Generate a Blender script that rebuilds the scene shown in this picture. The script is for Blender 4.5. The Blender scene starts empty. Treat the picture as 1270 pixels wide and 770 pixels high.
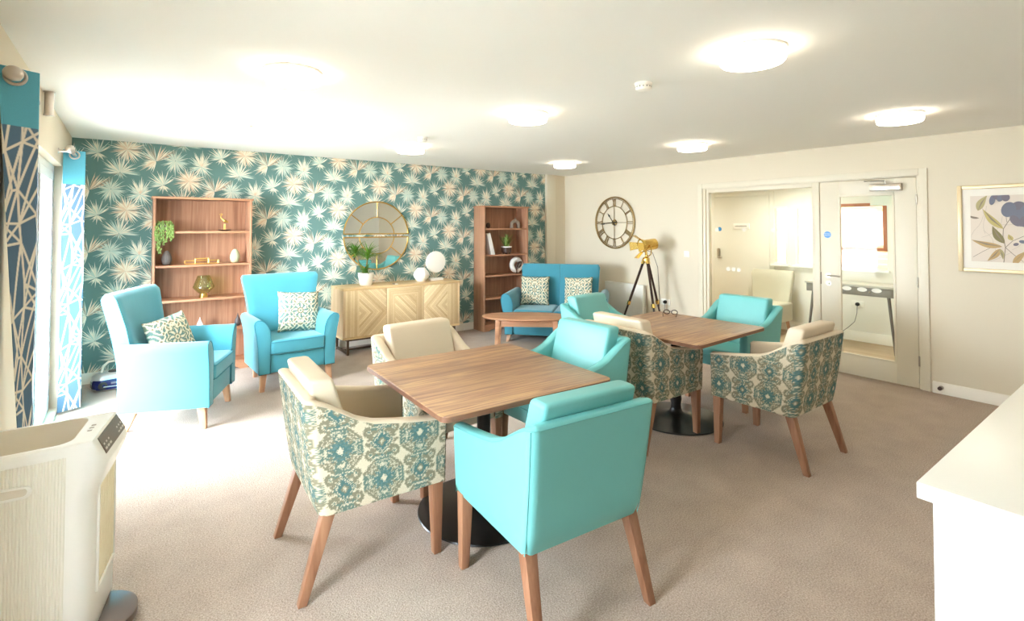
import bpy, bmesh, math, random
import numpy as np
from mathutils import Vector, Matrix
random.seed(7)
PI = math.pi
R = math.radians
C = bpy.context.scene.collection
SC = bpy.context.scene

# ------------------------------------------------------------------ helpers
def lin(c):
    return tuple(((x/255.0)/12.92 if x/255.0 <= 0.04045 else (((x/255.0)+0.055)/1.055)**2.4) for x in c)

def nmat(name):
    m = bpy.data.materials.new(name); m.use_nodes = True
    nt = m.node_tree; b = nt.nodes['Principled BSDF']
    return m, nt, b

def pbr(name, col, rough=0.5, metal=0.0, bump=0.0, bscale=200.0, var=0.0, vscale=8.0, sheen=0.0, spec=0.5, trans=0.0):
    m, nt, b = nmat(name)
    b.inputs['Base Color'].default_value = (*lin(col), 1)
    b.inputs['Roughness'].default_value = rough
    b.inputs['Metallic'].default_value = metal
    b.inputs['Specular IOR Level'].default_value = spec
    if sheen:
        b.inputs['Sheen Weight'].default_value = sheen
        b.inputs['Sheen Roughness'].default_value = 0.5
    tc = nt.nodes.new('ShaderNodeTexCoord')
    if var:
        n = nt.nodes.new('ShaderNodeTexNoise'); n.inputs['Scale'].default_value = vscale; n.inputs['Detail'].default_value = 4
        nt.links.new(tc.outputs['Object'], n.inputs['Vector'])
        mx = nt.nodes.new('ShaderNodeMix'); mx.data_type = 'RGBA'
        l = lin(col)
        mx.inputs['A'].default_value = (*[max(0, x*(1-var)) for x in l], 1)
        mx.inputs['B'].default_value = (*[min(1, x*(1+var)) for x in l], 1)
        nt.links.new(n.outputs['Fac'], mx.inputs['Factor'])
        nt.links.new(mx.outputs['Result'], b.inputs['Base Color'])
    if bump:
        n2 = nt.nodes.new('ShaderNodeTexNoise'); n2.inputs['Scale'].default_value = bscale; n2.inputs['Detail'].default_value = 3
        nt.links.new(tc.outputs['Object'], n2.inputs['Vector'])
        bp = nt.nodes.new('ShaderNodeBump'); bp.inputs['Strength'].default_value = bump; bp.inputs['Distance'].default_value = 0.004
        nt.links.new(n2.outputs['Fac'], bp.inputs['Height'])
        nt.links.new(bp.outputs['Normal'], b.inputs['Normal'])
    return m

def wood(name, stops, axis=0, scale=9.0, stretch=0.06, rough=0.45, fine=0.25):
    """stops: list of (pos, rgb); the grain runs along `axis`."""
    m, nt, b = nmat(name)
    b.inputs['Roughness'].default_value = rough
    b.inputs['Specular IOR Level'].default_value = 0.35
    tc = nt.nodes.new('ShaderNodeTexCoord'); mp = nt.nodes.new('ShaderNodeMapping')
    s = [1.0, 1.0, 1.0]; s[axis] = stretch
    mp.inputs['Scale'].default_value = s
    nt.links.new(tc.outputs['Object'], mp.inputs['Vector'])
    n = nt.nodes.new('ShaderNodeTexNoise'); n.inputs['Scale'].default_value = scale; n.inputs['Detail'].default_value = 3.5
    n.inputs['Roughness'].default_value = 0.55; n.inputs['Distortion'].default_value = 0.3
    nt.links.new(mp.outputs['Vector'], n.inputs['Vector'])
    n2 = nt.nodes.new('ShaderNodeTexNoise'); n2.inputs['Scale'].default_value = scale*9; n2.inputs['Detail'].default_value = 2
    nt.links.new(mp.outputs['Vector'], n2.inputs['Vector'])
    ad = nt.nodes.new('ShaderNodeMath'); ad.operation = 'MULTIPLY_ADD'
    ad.inputs[1].default_value = fine
    nt.links.new(n2.outputs['Fac'], ad.inputs[0]); nt.links.new(n.outputs['Fac'], ad.inputs[2])
    sb = nt.nodes.new('ShaderNodeMath'); sb.operation = 'SUBTRACT'; sb.inputs[1].default_value = fine*0.5
    nt.links.new(ad.outputs[0], sb.inputs[0])
    r = nt.nodes.new('ShaderNodeValToRGB')
    el = r.color_ramp.elements
    el[0].position = stops[0][0]; el[0].color = (*lin(stops[0][1]), 1)
    el[1].position = stops[-1][0]; el[1].color = (*lin(stops[-1][1]), 1)
    for p, c in stops[1:-1]:
        e = el.new(p); e.color = (*lin(c), 1)
    nt.links.new(sb.outputs[0], r.inputs['Fac']); nt.links.new(r.outputs['Color'], b.inputs['Base Color'])
    return m

def attrmat(name, rough=0.85, bump=0.3, bscale=350.0, sheen=0.0, weave=0.10):
    m, nt, b = nmat(name)
    a = nt.nodes.new('ShaderNodeAttribute'); a.attribute_name = 'Col'
    tc = nt.nodes.new('ShaderNodeTexCoord')
    n = nt.nodes.new('ShaderNodeTexNoise'); n.inputs['Scale'].default_value = bscale; n.inputs['Detail'].default_value = 2
    nt.links.new(tc.outputs['Object'], n.inputs['Vector'])
    mr = nt.nodes.new('ShaderNodeMapRange')
    mr.inputs['From Min'].default_value = 0.3; mr.inputs['From Max'].default_value = 0.7
    mr.inputs['To Min'].default_value = 1.0-weave; mr.inputs['To Max'].default_value = 1.0+weave
    nt.links.new(n.outputs['Fac'], mr.inputs['Value'])
    vm = nt.nodes.new('ShaderNodeVectorMath'); vm.operation = 'SCALE'
    nt.links.new(a.outputs['Color'], vm.inputs[0]); nt.links.new(mr.outputs['Result'], vm.inputs['Scale'])
    nt.links.new(vm.outputs['Vector'], b.inputs['Base Color'])
    b.inputs['Roughness'].default_value = rough
    b.inputs['Specular IOR Level'].default_value = 0.25
    if sheen: b.inputs['Sheen Weight'].default_value = sheen
    bp = nt.nodes.new('ShaderNodeBump'); bp.inputs['Strength'].default_value = bump; bp.inputs['Distance'].default_value = 0.002
    nt.links.new(n.outputs['Fac'], bp.inputs['Height']); nt.links.new(bp.outputs['Normal'], b.inputs['Normal'])
    return m

def emit(name, col, strength):
    m, nt, b = nmat(name)
    b.inputs['Base Color'].default_value = (*lin(col), 1)
    b.inputs['Emission Color'].default_value = (*lin(col), 1)
    b.inputs['Emission Strength'].default_value = strength
    return m

def glass(name, tint=(255, 255, 255), gloss=0.08, rough=0.0, op=1.0):
    m = bpy.data.materials.new(name); m.use_nodes = True
    nt = m.node_tree; nt.nodes.clear()
    o = nt.nodes.new('ShaderNodeOutputMaterial'); mx = nt.nodes.new('ShaderNodeMixShader')
    t = nt.nodes.new('ShaderNodeBsdfTransparent'); g = nt.nodes.new('ShaderNodeBsdfGlossy')
    t.inputs['Color'].default_value = (*lin(tint), 1); g.inputs['Roughness'].default_value = rough
    lw = nt.nodes.new('ShaderNodeLayerWeight'); lw.inputs['Blend'].default_value = 0.25
    ma = nt.nodes.new('ShaderNodeMath'); ma.operation = 'MULTIPLY_ADD'; ma.inputs[1].default_value = op*0.55; ma.inputs[2].default_value = gloss
    nt.links.new(lw.outputs['Fresnel'], ma.inputs[0]); nt.links.new(ma.outputs[0], mx.inputs[0])
    nt.links.new(t.outputs[0], mx.inputs[1]); nt.links.new(g.outputs[0], mx.inputs[2])
    nt.links.new(mx.outputs[0], o.inputs['Surface'])
    return m

class MB:
    """collects shapes into ONE mesh"""
    def __init__(self): self.v = []; self.f = []; self.mi = []; self.col = None
    def add(self, vs, fs, m=0):
        o = len(self.v); self.v.extend([tuple(p) for p in vs])
        for f in fs: self.f.append(tuple(i+o for i in f)); self.mi.append(m)
        return self
    def bm(self, b, m=0, M=None):
        if M is not None: bmesh.ops.transform(b, matrix=M, verts=b.verts)
        b.verts.index_update()
        self.add([v.co[:] for v in b.verts], [[v.index for v in f.verts] for f in b.faces], m); b.free(); return self
    def box(self, x0, x1, y0, y1, z0, z1, bev=0.0, seg=2, m=0, M=None):
        b = bmesh.new(); bmesh.ops.create_cube(b, size=1.0)
        for v in b.verts:
            v.co.x = x0 if v.co.x < 0 else x1; v.co.y = y0 if v.co.y < 0 else y1; v.co.z = z0 if v.co.z < 0 else z1
        if bev > 0:
            bev = min(bev, 0.49*min(abs(x1-x0), abs(y1-y0), abs(z1-z0)))
            bmesh.ops.bevel(b, geom=list(b.edges), offset=bev, segments=seg, profile=0.5, affect='EDGES')
        return self.bm(b, m, M)
    def prism(self, poly, a0, a1, axis='y', bev=0.0, seg=2, m=0, M=None):
        """poly in the two other axes (x,z for y / x,y for z / y,z for x) extruded along axis"""
        def P(p, a): return {'y': (p[0], a, p[1]), 'z': (p[0], p[1], a), 'x': (a, p[0], p[1])}[axis]
        b = bmesh.new()
        A = [b.verts.new(P(p, a0)) for p in poly]; B = [b.verts.new(P(p, a1)) for p in poly]
        n = len(poly)
        fa = b.faces.new(A); fb = b.faces.new(list(reversed(B)))
        for i in range(n): b.faces.new([A[i], B[i], B[(i+1) % n], A[(i+1) % n]])
        bmesh.ops.recalc_face_normals(b, faces=b.faces)
        if bev > 0:
            es = [e for e in b.edges if fa in e.link_faces or fb in e.link_faces]
            bmesh.ops.bevel(b, geom=es, offset=bev, segments=seg, profile=0.5, affect='EDGES')
        return self.bm(b, m, M)
    def lathe(self, prof, n=24, c=(0, 0, 0), m=0, M=None, caps=True, sx=1, sy=1, rib=0, ribamp=0):
        vs = []; fs = []
        k = len(prof)
        for i in range(n):
            a = 2*PI*i/n; q = 1.0 + (ribamp*math.cos(a*rib) if rib else 0)
            for r, z in prof: vs.append((c[0]+r*q*math.cos(a)*sx, c[1]+r*q*math.sin(a)*sy, c[2]+z))
        for i in range(n):
            j = (i+1) % n
            for t in range(k-1): fs.append((i*k+t, j*k+t, j*k+t+1, i*k+t+1))
        if caps:
            if prof[0][0] > 1e-6: fs.append(tuple(i*k for i in reversed(range(n))))
            if prof[-1][0] > 1e-6: fs.append(tuple(i*k+k-1 for i in range(n)))
        if M is not None: vs = [tuple(M @ Vector(p)) for p in vs]
        return self.add(vs, fs, m)
    def tube(self, pts, r, n=8, m=0, closed=False, r2=None):
        P = [Vector(p) for p in pts]; K = len(P); vs = []; fs = []
        rs = r if isinstance(r, (list, tuple)) else ([r]*K if r2 is None else [r+(r2-r)*i/(K-1) for i in range(K)])
        up = None
        for i in range(K):
            if closed: t = (P[(i+1) % K]-P[i-1]).normalized()
            else: t = (P[min(i+1, K-1)]-P[max(i-1, 0)]).normalized()
            if up is None:
                up = Vector((0, 0, 1)) if abs(t.z) < 0.9 else Vector((1, 0, 0))
            s = t.cross(up)
            if s.length < 1e-5: s = t.cross(Vector((0, 1, 0)))
            s.normalize(); up = s.cross(t).normalized()
            for j in range(n):
                a = 2*PI*j/n; vs.append(P[i]+(s*math.cos(a)+up*math.sin(a))*rs[i])
        for i in range(K if closed else K-1):
            ii = (i+1) % K
            for j in range(n):
                jj = (j+1) % n; fs.append((i*n+j, i*n+jj, ii*n+jj, ii*n+j))
        if not closed:
            fs.append(tuple(reversed(range(n)))); fs.append(tuple((K-1)*n+j for j in range(n)))
        return self.add(vs, fs, m)
    def ball(self, c, r, n=16, m=0, s=(1, 1, 1)):
        prof = [(max(1e-5, math.sin(PI*i/(n//2))) * r, -math.cos(PI*i/(n//2))*r*s[2]) for i in range(n//2+1)]
        return self.lathe(prof, n, c, m, caps=False, sx=s[0], sy=s[1])
    def torus(self, c, R0, r, axis='z', n=32, k=8, m=0):
        pts = []
        for i in range(n):
            a = 2*PI*i/n; x, y = R0*math.cos(a), R0*math.sin(a)
            pts.append({'z': (c[0]+x, c[1]+y, c[2]), 'y': (c[0]+x, c[1], c[2]+y), 'x': (c[0], c[1]+x, c[2]+y)}[axis])
        return self.tube(pts, r, k, m, closed=True)
    def loft(self, rings, m=0, cap=True):
        vs = []; fs = []; n = len(rings[0])
        for r in rings: vs.extend(r)
        for i in range(len(rings)-1):
            for j in range(n):
                jj = (j+1) % n; fs.append((i*n+j, i*n+jj, (i+1)*n+jj, (i+1)*n+j))
        if cap:
            fs.append(tuple(reversed(range(n)))); fs.append(tuple((len(rings)-1)*n+j for j in range(n)))
        return self.add(vs, fs, m)
    def grid(self, fn, nu, nv, m=0):
        vs = [fn(i/(nu), j/(nv)) for i in range(nu+1) for j in range(nv+1)]
        fs = [(i*(nv+1)+j, (i+1)*(nv+1)+j, (i+1)*(nv+1)+j+1, i*(nv+1)+j+1) for i in range(nu) for j in range(nv)]
        return self.add(vs, fs, m)
    def leg(self, top, bot, a, b, m=0):
        """tapered square leg, a: half-width at the top, b: at the foot"""
        vs = []
        for (p, h) in ((bot, b), (top, a)):
            for sx, sy in ((-1, -1), (1, -1), (1, 1), (-1, 1)): vs.append((p[0]+sx*h, p[1]+sy*h, p[2]))
        b_ = bmesh.new(); V = [b_.verts.new(p) for p in vs]
        for f in ((3, 2, 1, 0), (4, 5, 6, 7), (0, 1, 5, 4), (1, 2, 6, 5), (2, 3, 7, 6), (3, 0, 4, 7)): b_.faces.new([V[i] for i in f])
        bmesh.ops.bevel(b_, geom=list(b_.edges), offset=0.003, segments=2, profile=0.5, affect='EDGES')
        return self.bm(b_, m)
    def build(self, name, mats, parent=None, angle=35.0, loc=(0, 0, 0), rot=None, fixn=False):
        me = bpy.data.meshes.new(name)
        me.from_pydata(self.v, [], self.f)
        if not isinstance(mats, (list, tuple)): mats = [mats]
        for mm in mats: me.materials.append(mm)
        me.polygons.foreach_set('material_index', self.mi)
        me.polygons.foreach_set('use_smooth', [True]*len(self.f))
        if fixn:
            b = bmesh.new(); b.from_mesh(me); bmesh.ops.recalc_face_normals(b, faces=b.faces); b.to_mesh(me); b.free()
        me.update(); me.set_sharp_from_angle(angle=R(angle))
        if self.col is not None:
            at = me.color_attributes.new('Col', 'FLOAT_COLOR', 'POINT')
            buf = np.ones((len(self.v), 4), dtype=np.float32); buf[:, :3] = self.col
            at.data.foreach_set('color', buf.ravel())
        o = bpy.data.objects.new(name, me); C.objects.link(o)
        o.location = loc
        if rot: o.rotation_euler = rot
        if parent: o.parent = parent
        return o

def rrect(hx, hy, r, z, cx=0, cy=0, k=5):
    pts = []
    for qx, qy, a0 in ((1, 1, 0), (-1, 1, 90), (-1, -1, 180), (1, -1, 270)):
        for i in range(k+1):
            a = R(a0+90*i/k)
            pts.append((cx+qx*(hx-r)+r*math.cos(a), cy+qy*(hy-r)+r*math.sin(a), z))
    return pts

def thing(name, label, cat, loc=(0, 0, 0), rotz=0.0, group=None):
    o = bpy.data.objects.new(name, None); C.objects.link(o)
    o.empty_display_size = 0.1
    o.location = loc; o.rotation_euler = (0, 0, rotz); tag(o, label, cat, group); return o
def tag(o, label, cat, group=None):
    o['label'] = label; o['category'] = cat
    if group: o['group'] = group
    return o
def struct(o): o['kind'] = 'structure'; return o
def dup(root, loc, rotz, label, group=None):
    r = root.copy(); C.objects.link(r); r.location = loc; r.rotation_euler = (0, 0, rotz); r['label'] = label
    if group: r['group'] = group
    for ch in list(root.children):
        c = ch.copy(); C.objects.link(c); c.parent = r
        for g in ch.children:
            d = g.copy(); C.objects.link(d); d.parent = c
    return r

# ------------------------------------------------------------------ camera
F_PX, YAW, PITCH, ROLL, CY = 636.0, 0.643469, 0.0245483, 0.000941, 263.8456
CAMH = 1.57
Fv = Vector((math.sin(YAW)*math.cos(PITCH), math.cos(YAW)*math.cos(PITCH), math.sin(PITCH)))
Rv = Vector((math.cos(YAW), -math.sin(YAW), 0)); Uv = Rv.cross(Fv)
R2 = Rv*math.cos(ROLL)+Uv*math.sin(ROLL); U2 = -Rv*math.sin(ROLL)+Uv*math.cos(ROLL)
cam = bpy.data.cameras.new('camera'); co = bpy.data.objects.new('camera', cam); C.objects.link(co)
Mx = Matrix.Identity(4)
for i in range(3): Mx[i][0] = R2[i]; Mx[i][1] = U2[i]; Mx[i][2] = -Fv[i]
Mx[0][3], Mx[1][3], Mx[2][3] = 0, 0, CAMH
co.matrix_world = Mx
cam.sensor_fit = 'HORIZONTAL'; cam.sensor_width = 36.0; cam.lens = F_PX/1270*36.0
cam.shift_y = -(385-CY)/1270; cam.clip_start = 0.05
SC.camera = co

# ------------------------------------------------------------------ dimensions of the room
X0, X1, Y0, Y1, H = -0.448, 6.12, -1.7, 6.617, 2.431

# ------------------------------------------------------------------ materials
M_ceil = pbr('ceiling_paint', (248, 246, 239), 0.9, bump=0.05, bscale=60)
M_wall = pbr('cream_wall_paint', (226, 215, 193), 0.85, bump=0.06, bscale=90)
M_wallw = pbr('white_wall_paint', (238, 235, 226), 0.85)
M_trim = pbr('satin_cream_woodwork', (228, 219, 198), 0.45)
M_skirt = pbr('satin_white_skirting', (240, 233, 220), 0.4)
M_white = pbr('white_plastic', (243, 240, 230), 0.4)
M_upvc = pbr('white_window_frame', (246, 246, 243), 0.35)
M_teal = pbr('turquoise_vinyl', (112, 188, 185), 0.42, bump=0.05, bscale=260, var=0.03)
M_tealseam = pbr('turquoise_seam', (96, 172, 170), 0.5)
M_velvet = pbr('teal_woven_velvet', (70, 156, 172), 0.8, bump=0.12, bscale=240, var=0.05, sheen=0.35)
M_sofa = pbr('dimmed_teal_sofa_weave', (58, 138, 158), 0.8, bump=0.12, bscale=240, var=0.05, sheen=0.35)  # armchair teal darkened in the colour to stand for dimmer corner light
M_sofa_pipe = pbr('dimmed_teal_piping', (50, 124, 144), 0.8)  # piping darkened likewise for the painted-in dimness
M_velvet_pipe = pbr('teal_piping', (60, 140, 156), 0.8)
M_cream = pbr('cream_vinyl', (216, 200, 174), 0.42, bump=0.05, bscale=260, var=0.02)
M_leg = wood('reddish_beech_leg', [(0.3, (130, 88, 62)), (0.5, (152, 108, 80)), (0.7, (166, 122, 92))], axis=2, scale=14, stretch=0.08)
M_legpale = wood('pale_beech_leg', [(0.3, (180, 130, 98)), (0.5, (196, 148, 114)), (0.7, (208, 162, 128))], axis=2, scale=14, stretch=0.08)
M_table = wood('striped_walnut_top', [(0.30, (118, 86, 72)), (0.40, (154, 118, 94)), (0.48, (184, 146, 108)), (0.54, (146, 110, 90)), (0.60, (196, 158, 114)), (0.68, (158, 120, 96)), (0.78, (204, 166, 122))], axis=0, scale=11, stretch=0.05, rough=0.4, fine=0.16)
M_tedge = wood('dark_walnut_edge', [(0.3, (112, 78, 60)), (0.7, (140, 100, 76))], axis=0, scale=12, stretch=0.06)
M_book = wood('walnut_board', [(0.28, (136, 97, 74)), (0.42, (160, 117, 90)), (0.52, (178, 134, 105)), (0.62, (158, 114, 88)), (0.75, (192, 148, 119))], axis=2, scale=8.5, stretch=0.04, fine=0.2)
M_bookh = wood('walnut_shelf', [(0.3, (158, 110, 80)), (0.5, (180, 130, 98)), (0.7, (194, 144, 110))], axis=0, scale=12, stretch=0.06)
M_coffee = wood('warm_walnut', [(0.3, (156, 112, 84)), (0.5, (184, 136, 102)), (0.7, (198, 152, 118))], axis=0, scale=10, stretch=0.06)
M_mango = wood('bleached_mango_wood', [(0.28, (202, 166, 118)), (0.48, (226, 194, 144)), (0.7, (236, 208, 162))], axis=0, scale=10, stretch=0.1)
M_mangoside = wood('bleached_mango_side', [(0.28, (196, 160, 120)), (0.48, (216, 184, 144)), (0.7, (228, 200, 162))], axis=2, scale=10, stretch=0.08)
M_black = pbr('black_powder_coat', (24, 21, 19), 0.3, spec=0.5)
M_darkmetal = pbr('dark_bronze_metal', (92, 74, 58), 0.4, metal=0.7)
M_gold = pbr('brushed_gold', (214, 172, 92), 0.28, metal=0.9)
M_brass = pbr('polished_brass', (236, 198, 112), 0.2, metal=1.0)
M_antique = pbr('antique_gold_iron', (158, 132, 84), 0.45, metal=0.6)
M_steel = pbr('satin_steel', (190, 180, 165), 0.3, metal=0.9)
M_nickel = pbr('satin_nickel_pole', (198, 188, 178), 0.3, metal=0.85)
M_mirror = pbr('silvered_mirror', (238, 240, 236), 0.01, metal=1.0)
M_porcelain = pbr('white_ceramic', (244, 241, 234), 0.35)
M_leaf = pbr('green_leaf', (104, 150, 48), 0.5, var=0.25, vscale=30)
M_leafpale = pbr('pale_green_leaf', (126, 152, 78), 0.5, var=0.2, vscale=40)
M_leafdark = pbr('fresh_green_blade', (84, 132, 40), 0.5, var=0.3, vscale=40)
M_stem = pbr('brown_stem', (120, 104, 62), 0.8)
M_soil = pbr('potting_soil', (62, 48, 38), 0.95)
M_charcoal = pbr('charcoal_stoneware', (98, 92, 88), 0.6, var=0.1)
M_dark = pbr('dark_stoneware', (66, 58, 56), 0.45)
M_sage = pbr('sage_stoneware', (178, 186, 152), 0.55)
M_sand = pbr('greyish_stone', (142, 128, 112), 0.7)
M_brown = pbr('dark_brown_glaze', (72, 50, 38), 0.45)
M_rubber = pbr('black_rubber', (26, 24, 24), 0.5)
M_blue = pbr('blue_sign_plastic', (58, 140, 210), 0.4)
M_text = pbr('white_print', (238, 244, 250), 0.5)
M_greyprint = pbr('grey_print', (150, 145, 140), 0.5)
M_lightrim = pbr('white_light_housing', (244, 242, 236), 0.4)
M_diff = emit('lit_opal_diffuser', (255, 241, 220), 5.6)
M_diffc = emit('lit_cool_diffuser', (255, 252, 246), 30.0)
M_glass = glass('clear_glazing', (250, 252, 248), 0.008, 0.0, 0.14)
M_wglass = glass('window_glazing', (252, 254, 254), 0.02)
M_sageglass = None

# carpet: short twist pile
def carpet():
    m, nt, b = nmat('taupe_twist_carpet')
    tc = nt.nodes.new('ShaderNodeTexCoord')
    n1 = nt.nodes.new('ShaderNodeTexNoise'); n1.inputs['Scale'].default_value = 150; n1.inputs['Detail'].default_value = 3
    n2 = nt.nodes.new('ShaderNodeTexNoise'); n2.inputs['Scale'].default_value = 5; n2.inputs['Detail'].default_value = 5
    for n in (n1, n2): nt.links.new(tc.outputs['Object'], n.inputs['Vector'])
    ad = nt.nodes.new('ShaderNodeMath'); ad.operation = 'MULTIPLY_ADD'; ad.inputs[1].default_value = 0.22
    nt.links.new(n2.outputs['Fac'], ad.inputs[0]); nt.links.new(n1.outputs['Fac'], ad.inputs[2])
    r = nt.nodes.new('ShaderNodeValToRGB'); el = r.color_ramp.elements
    el[0].position = 0.36; el[0].color = (*lin((140, 122, 108)), 1)
    el[1].position = 0.86; el[1].color = (*lin((206, 187, 170)), 1)
    nt.links.new(ad.outputs[0], r.inputs['Fac']); nt.links.new(r.outputs['Color'], b.inputs['Base Color'])
    b.inputs['Roughness'].default_value = 1.0; b.inputs['Specular IOR Level'].default_value = 0.1
    b.inputs['Sheen Weight'].default_value = 0.15
    bp = nt.nodes.new('ShaderNodeBump'); bp.inputs['Strength'].default_value = 0.6; bp.inputs['Distance'].default_value = 0.006
    nt.links.new(n1.outputs['Fac'], bp.inputs['Height']); nt.links.new(bp.outputs['Normal'], b.inputs['Normal'])
    return m
M_carpet = carpet()
M_lam = wood('pale_laminate', [(0.3, (176, 152, 124)), (0.5, (194, 172, 142)), (0.7, (206, 186, 158))], axis=1, scale=5, stretch=0.1)

# ------------------------------------------------------------------ pattern painters (the cloth's own colours)
def smoothmix(c0, c1, t): return c0+(c1-c0)*t[:, None]
IK = {k: np.array(lin(v)) for k, v in dict(bg=(208, 196, 170), teal=(78, 112, 110), green=(100, 120, 108), taupe=(130, 126, 104), blue=(92, 128, 128), light=(200, 189, 164)).items()}
def ikat(u, v):
    """woven ikat medallions: staggered, interlocking octagons with jagged stars, small lozenges and hooks between"""
    CW_, CH_ = 0.181, 0.336
    X0_ = u+0.0030*np.sin(v*820+np.floor(u/0.007)*2.1)+0.0016*np.sin(v*2100+u*300)
    Y0_ = v+0.0032*np.sin(u*760+np.floor(v/0.006)*1.7)+0.0016*np.sin(u*1900)
    out = np.repeat(IK['bg'][None], len(u), 0).copy()
    def put(mask, c): out[mask] = IK[c]
    tri = lambda t: np.abs(np.mod(t, 1.0)-0.5)*2
    base = np.floor(X0_/CW_)
    cells = []
    for k in (0, 1):
        ci = base+k; x = X0_-ci*CW_; off = np.where(np.mod(ci, 2) < 0.5, 0.0, CH_/2)
        y = Y0_-off; y = y-np.floor(y/CH_+0.5)*CH_; cells.append((x, y))
    inmed = np.zeros(len(u), bool)
    for x, y in cells:
        X, Y = np.abs(x), np.abs(y); inmed |= np.maximum(np.maximum(X, Y), (X+Y)*0.71) < 0.1015
    for x, y in cells:                                              # lozenges and hooks of this column
        y2 = np.where(y > 0, y-CH_/2, y+CH_/2); X, Y2 = np.abs(x), np.abs(y2); dm = X*1.05+Y2*0.95; f = ~inmed & (X < CW_*.52)
        put(f & (dm > .060) & (dm < .084) & (tri(y2/.026+.2) > .25), 'taupe')
        put(f & (dm < .057), 'green'); put(f & (dm < .046), 'light'); put(f & (dm < .038+.006*tri(np.arctan2(y2, x)/(2*PI)*12)), 'teal'); put(f & (dm < .020), 'taupe'); put(f & (dm < .010), 'light')
        h = np.hypot(X-.056, Y2-.052); put(f & (h < .026) & (h > .010), 'taupe'); put(f & (h < .006), 'green')
        h = np.hypot(X-.030, Y2-.074); put(f & (h < .020) & (h > .007), 'green')
        put(f & (X < .010) & (Y2 > .058) & (Y2 < .072), 'teal')
    for x, y in cells:
        X, Y = np.abs(x), np.abs(y); oc = np.maximum(np.maximum(X, Y), (X+Y)*0.71); m = oc < .0965
        ang = np.arctan2(y, x)/(2*PI); r = np.hypot(x, y); w4 = tri(ang*4)      # 1 on the axes
        put(m, 'taupe'); put(m & (w4 > .55), 'green'); put(oc < .0835, 'light')
        put((oc < .0805) & (w4 > .42), 'green'); put((oc < .0805) & (w4 <= .42), 'taupe')
        zz = .062+.011*tri(ang*16); put((oc < .078) & (np.abs(oc-zz) < .0030), 'light')
        put((w4 > .8) & (oc > .058) & (oc < .066), 'light')
        star = .036+.022*tri(ang*12+.5); put(r < star+.0035, 'light'); put(r < star, 'teal')
        put((r < star) & (tri(ang*12) > .62), 'blue'); put((r < star) & (np.mod(np.floor(y/.0055), 3) == 0) & (r > .02), 'green')
        put((X+Y) < .030, 'teal'); put((X*1.1+Y) < .0185, 'bg')
    return out

DM = {k: np.array(lin(v)) for k, v in dict(bg=(228, 218, 192), g=(112, 130, 112), b=(134, 126, 98), t=(104, 134, 130)).items()}
def damask(u, v, w, seed=0.0):
    """rosette medallion on a cushion, u,v in -1..1"""
    out = np.repeat(DM['bg'][None], len(u), 0).copy()
    r = np.hypot(u, v)*w; a = np.arctan2(v, u)
    def put(m, c): out[m] = DM[c]
    x, y = np.abs(u)*w, np.abs(v)*w
    f = np.sin(x*70+2.2*np.sin(y*48))*np.sin(y*66+2.0*np.sin(x*52+1.0))
    put(f > 0.22, 'g'); put(f < -0.52, 'b'); put((f > 0.6), 't')
    med = 0.085+0.012*np.cos(a*8)
    put(r < med*1.12, 'bg'); put((r < med) & (r > med*0.84), 'g')
    pet = np.cos(a*8+ r*20)
    put((r < med*0.8) & (pet > 0.1) & (r > 0.03), 't'); put((r < 0.03) & (r > 0.02), 'b'); put(r < 0.012, 'g')
    cx, cy = np.abs(x-0.20), np.abs(y-0.20); rc = np.hypot(cx, cy); ac = np.arctan2(cy, cx)
    put(rc < 0.075, 'bg'); put((rc < 0.07) & (np.cos(ac*8) > -0.1) & (rc > 0.02), 'g'); put(rc < 0.014, 'b')
    return out

def seglines():
    rs = random.Random(8); S = []
    U, V, NX, NY = 0.36, 0.60, 5, 5
    P = {(i, j): ((i+rs.uniform(-.36, .36))*U/NX, (j+rs.uniform(-.36, .36))*V/NY) for i in range(NX) for j in range(NY)}
    def pt(i, j): x, y = P[(i % NX, j % NY)]; return (x+(i//NX)*U, y+(j//NY)*V)
    for i in range(NX):
        for j in range(NY):
            S.append(pt(i, j)+pt(i, j+1))
            if rs.random() < .85: S.append(pt(i, j)+(pt(i+1, j+1) if (i+j) % 2 else pt(i-1, j+1)))
            if rs.random() < .6: S.append(pt(i, j)+pt(i+1, j))
            if rs.random() < .35: S.append(pt(i, j)+pt(i+1, j+2))
    return S, U, V
def curtain_cols(u, v, band):
    S, U, V = seglines()
    line = np.array(lin((226, 216, 200))); bg = np.array(lin((86, 112, 134))); top = np.array(lin((92, 166, 186)))
    uu = np.mod(u*0.9, U); vv = np.mod(v*0.9, V); d = np.full(len(u), 9.0)
    for (xa, ya, xb, yb) in S:
        for ox in (-2*U, -U, 0, U, 2*U):
            for oy in (-2*V, -V, 0, V, 2*V):
                ax, ay, bx, by = xa+ox, ya+oy, xb+ox, yb+oy
                if max(ax, bx) < -.03 or min(ax, bx) > U+.03 or max(ay, by) < -.03 or min(ay, by) > V+.03: continue
                dx, dy = bx-ax, by-ay; t = np.clip(((uu-ax)*dx+(vv-ay)*dy)/(dx*dx+dy*dy), 0, 1)
                d = np.minimum(d, np.hypot(uu-ax-t*dx, vv-ay-t*dy))
    t = np.clip((d-0.0034)/0.0022, 0, 1)
    out = smoothmix(line, bg, t)
    out[v > band] = top
    return out
M_ikat = attrmat('ikat_medallion_weave', bump=0.35, bscale=420, weave=0.14)
M_damask = attrmat('damask_cushion_weave', bump=0.3, bscale=500, weave=0.12)
M_curtain = attrmat('lined_curtain_print', rough=0.9, bump=0.15, bscale=500, weave=0.05)

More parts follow.
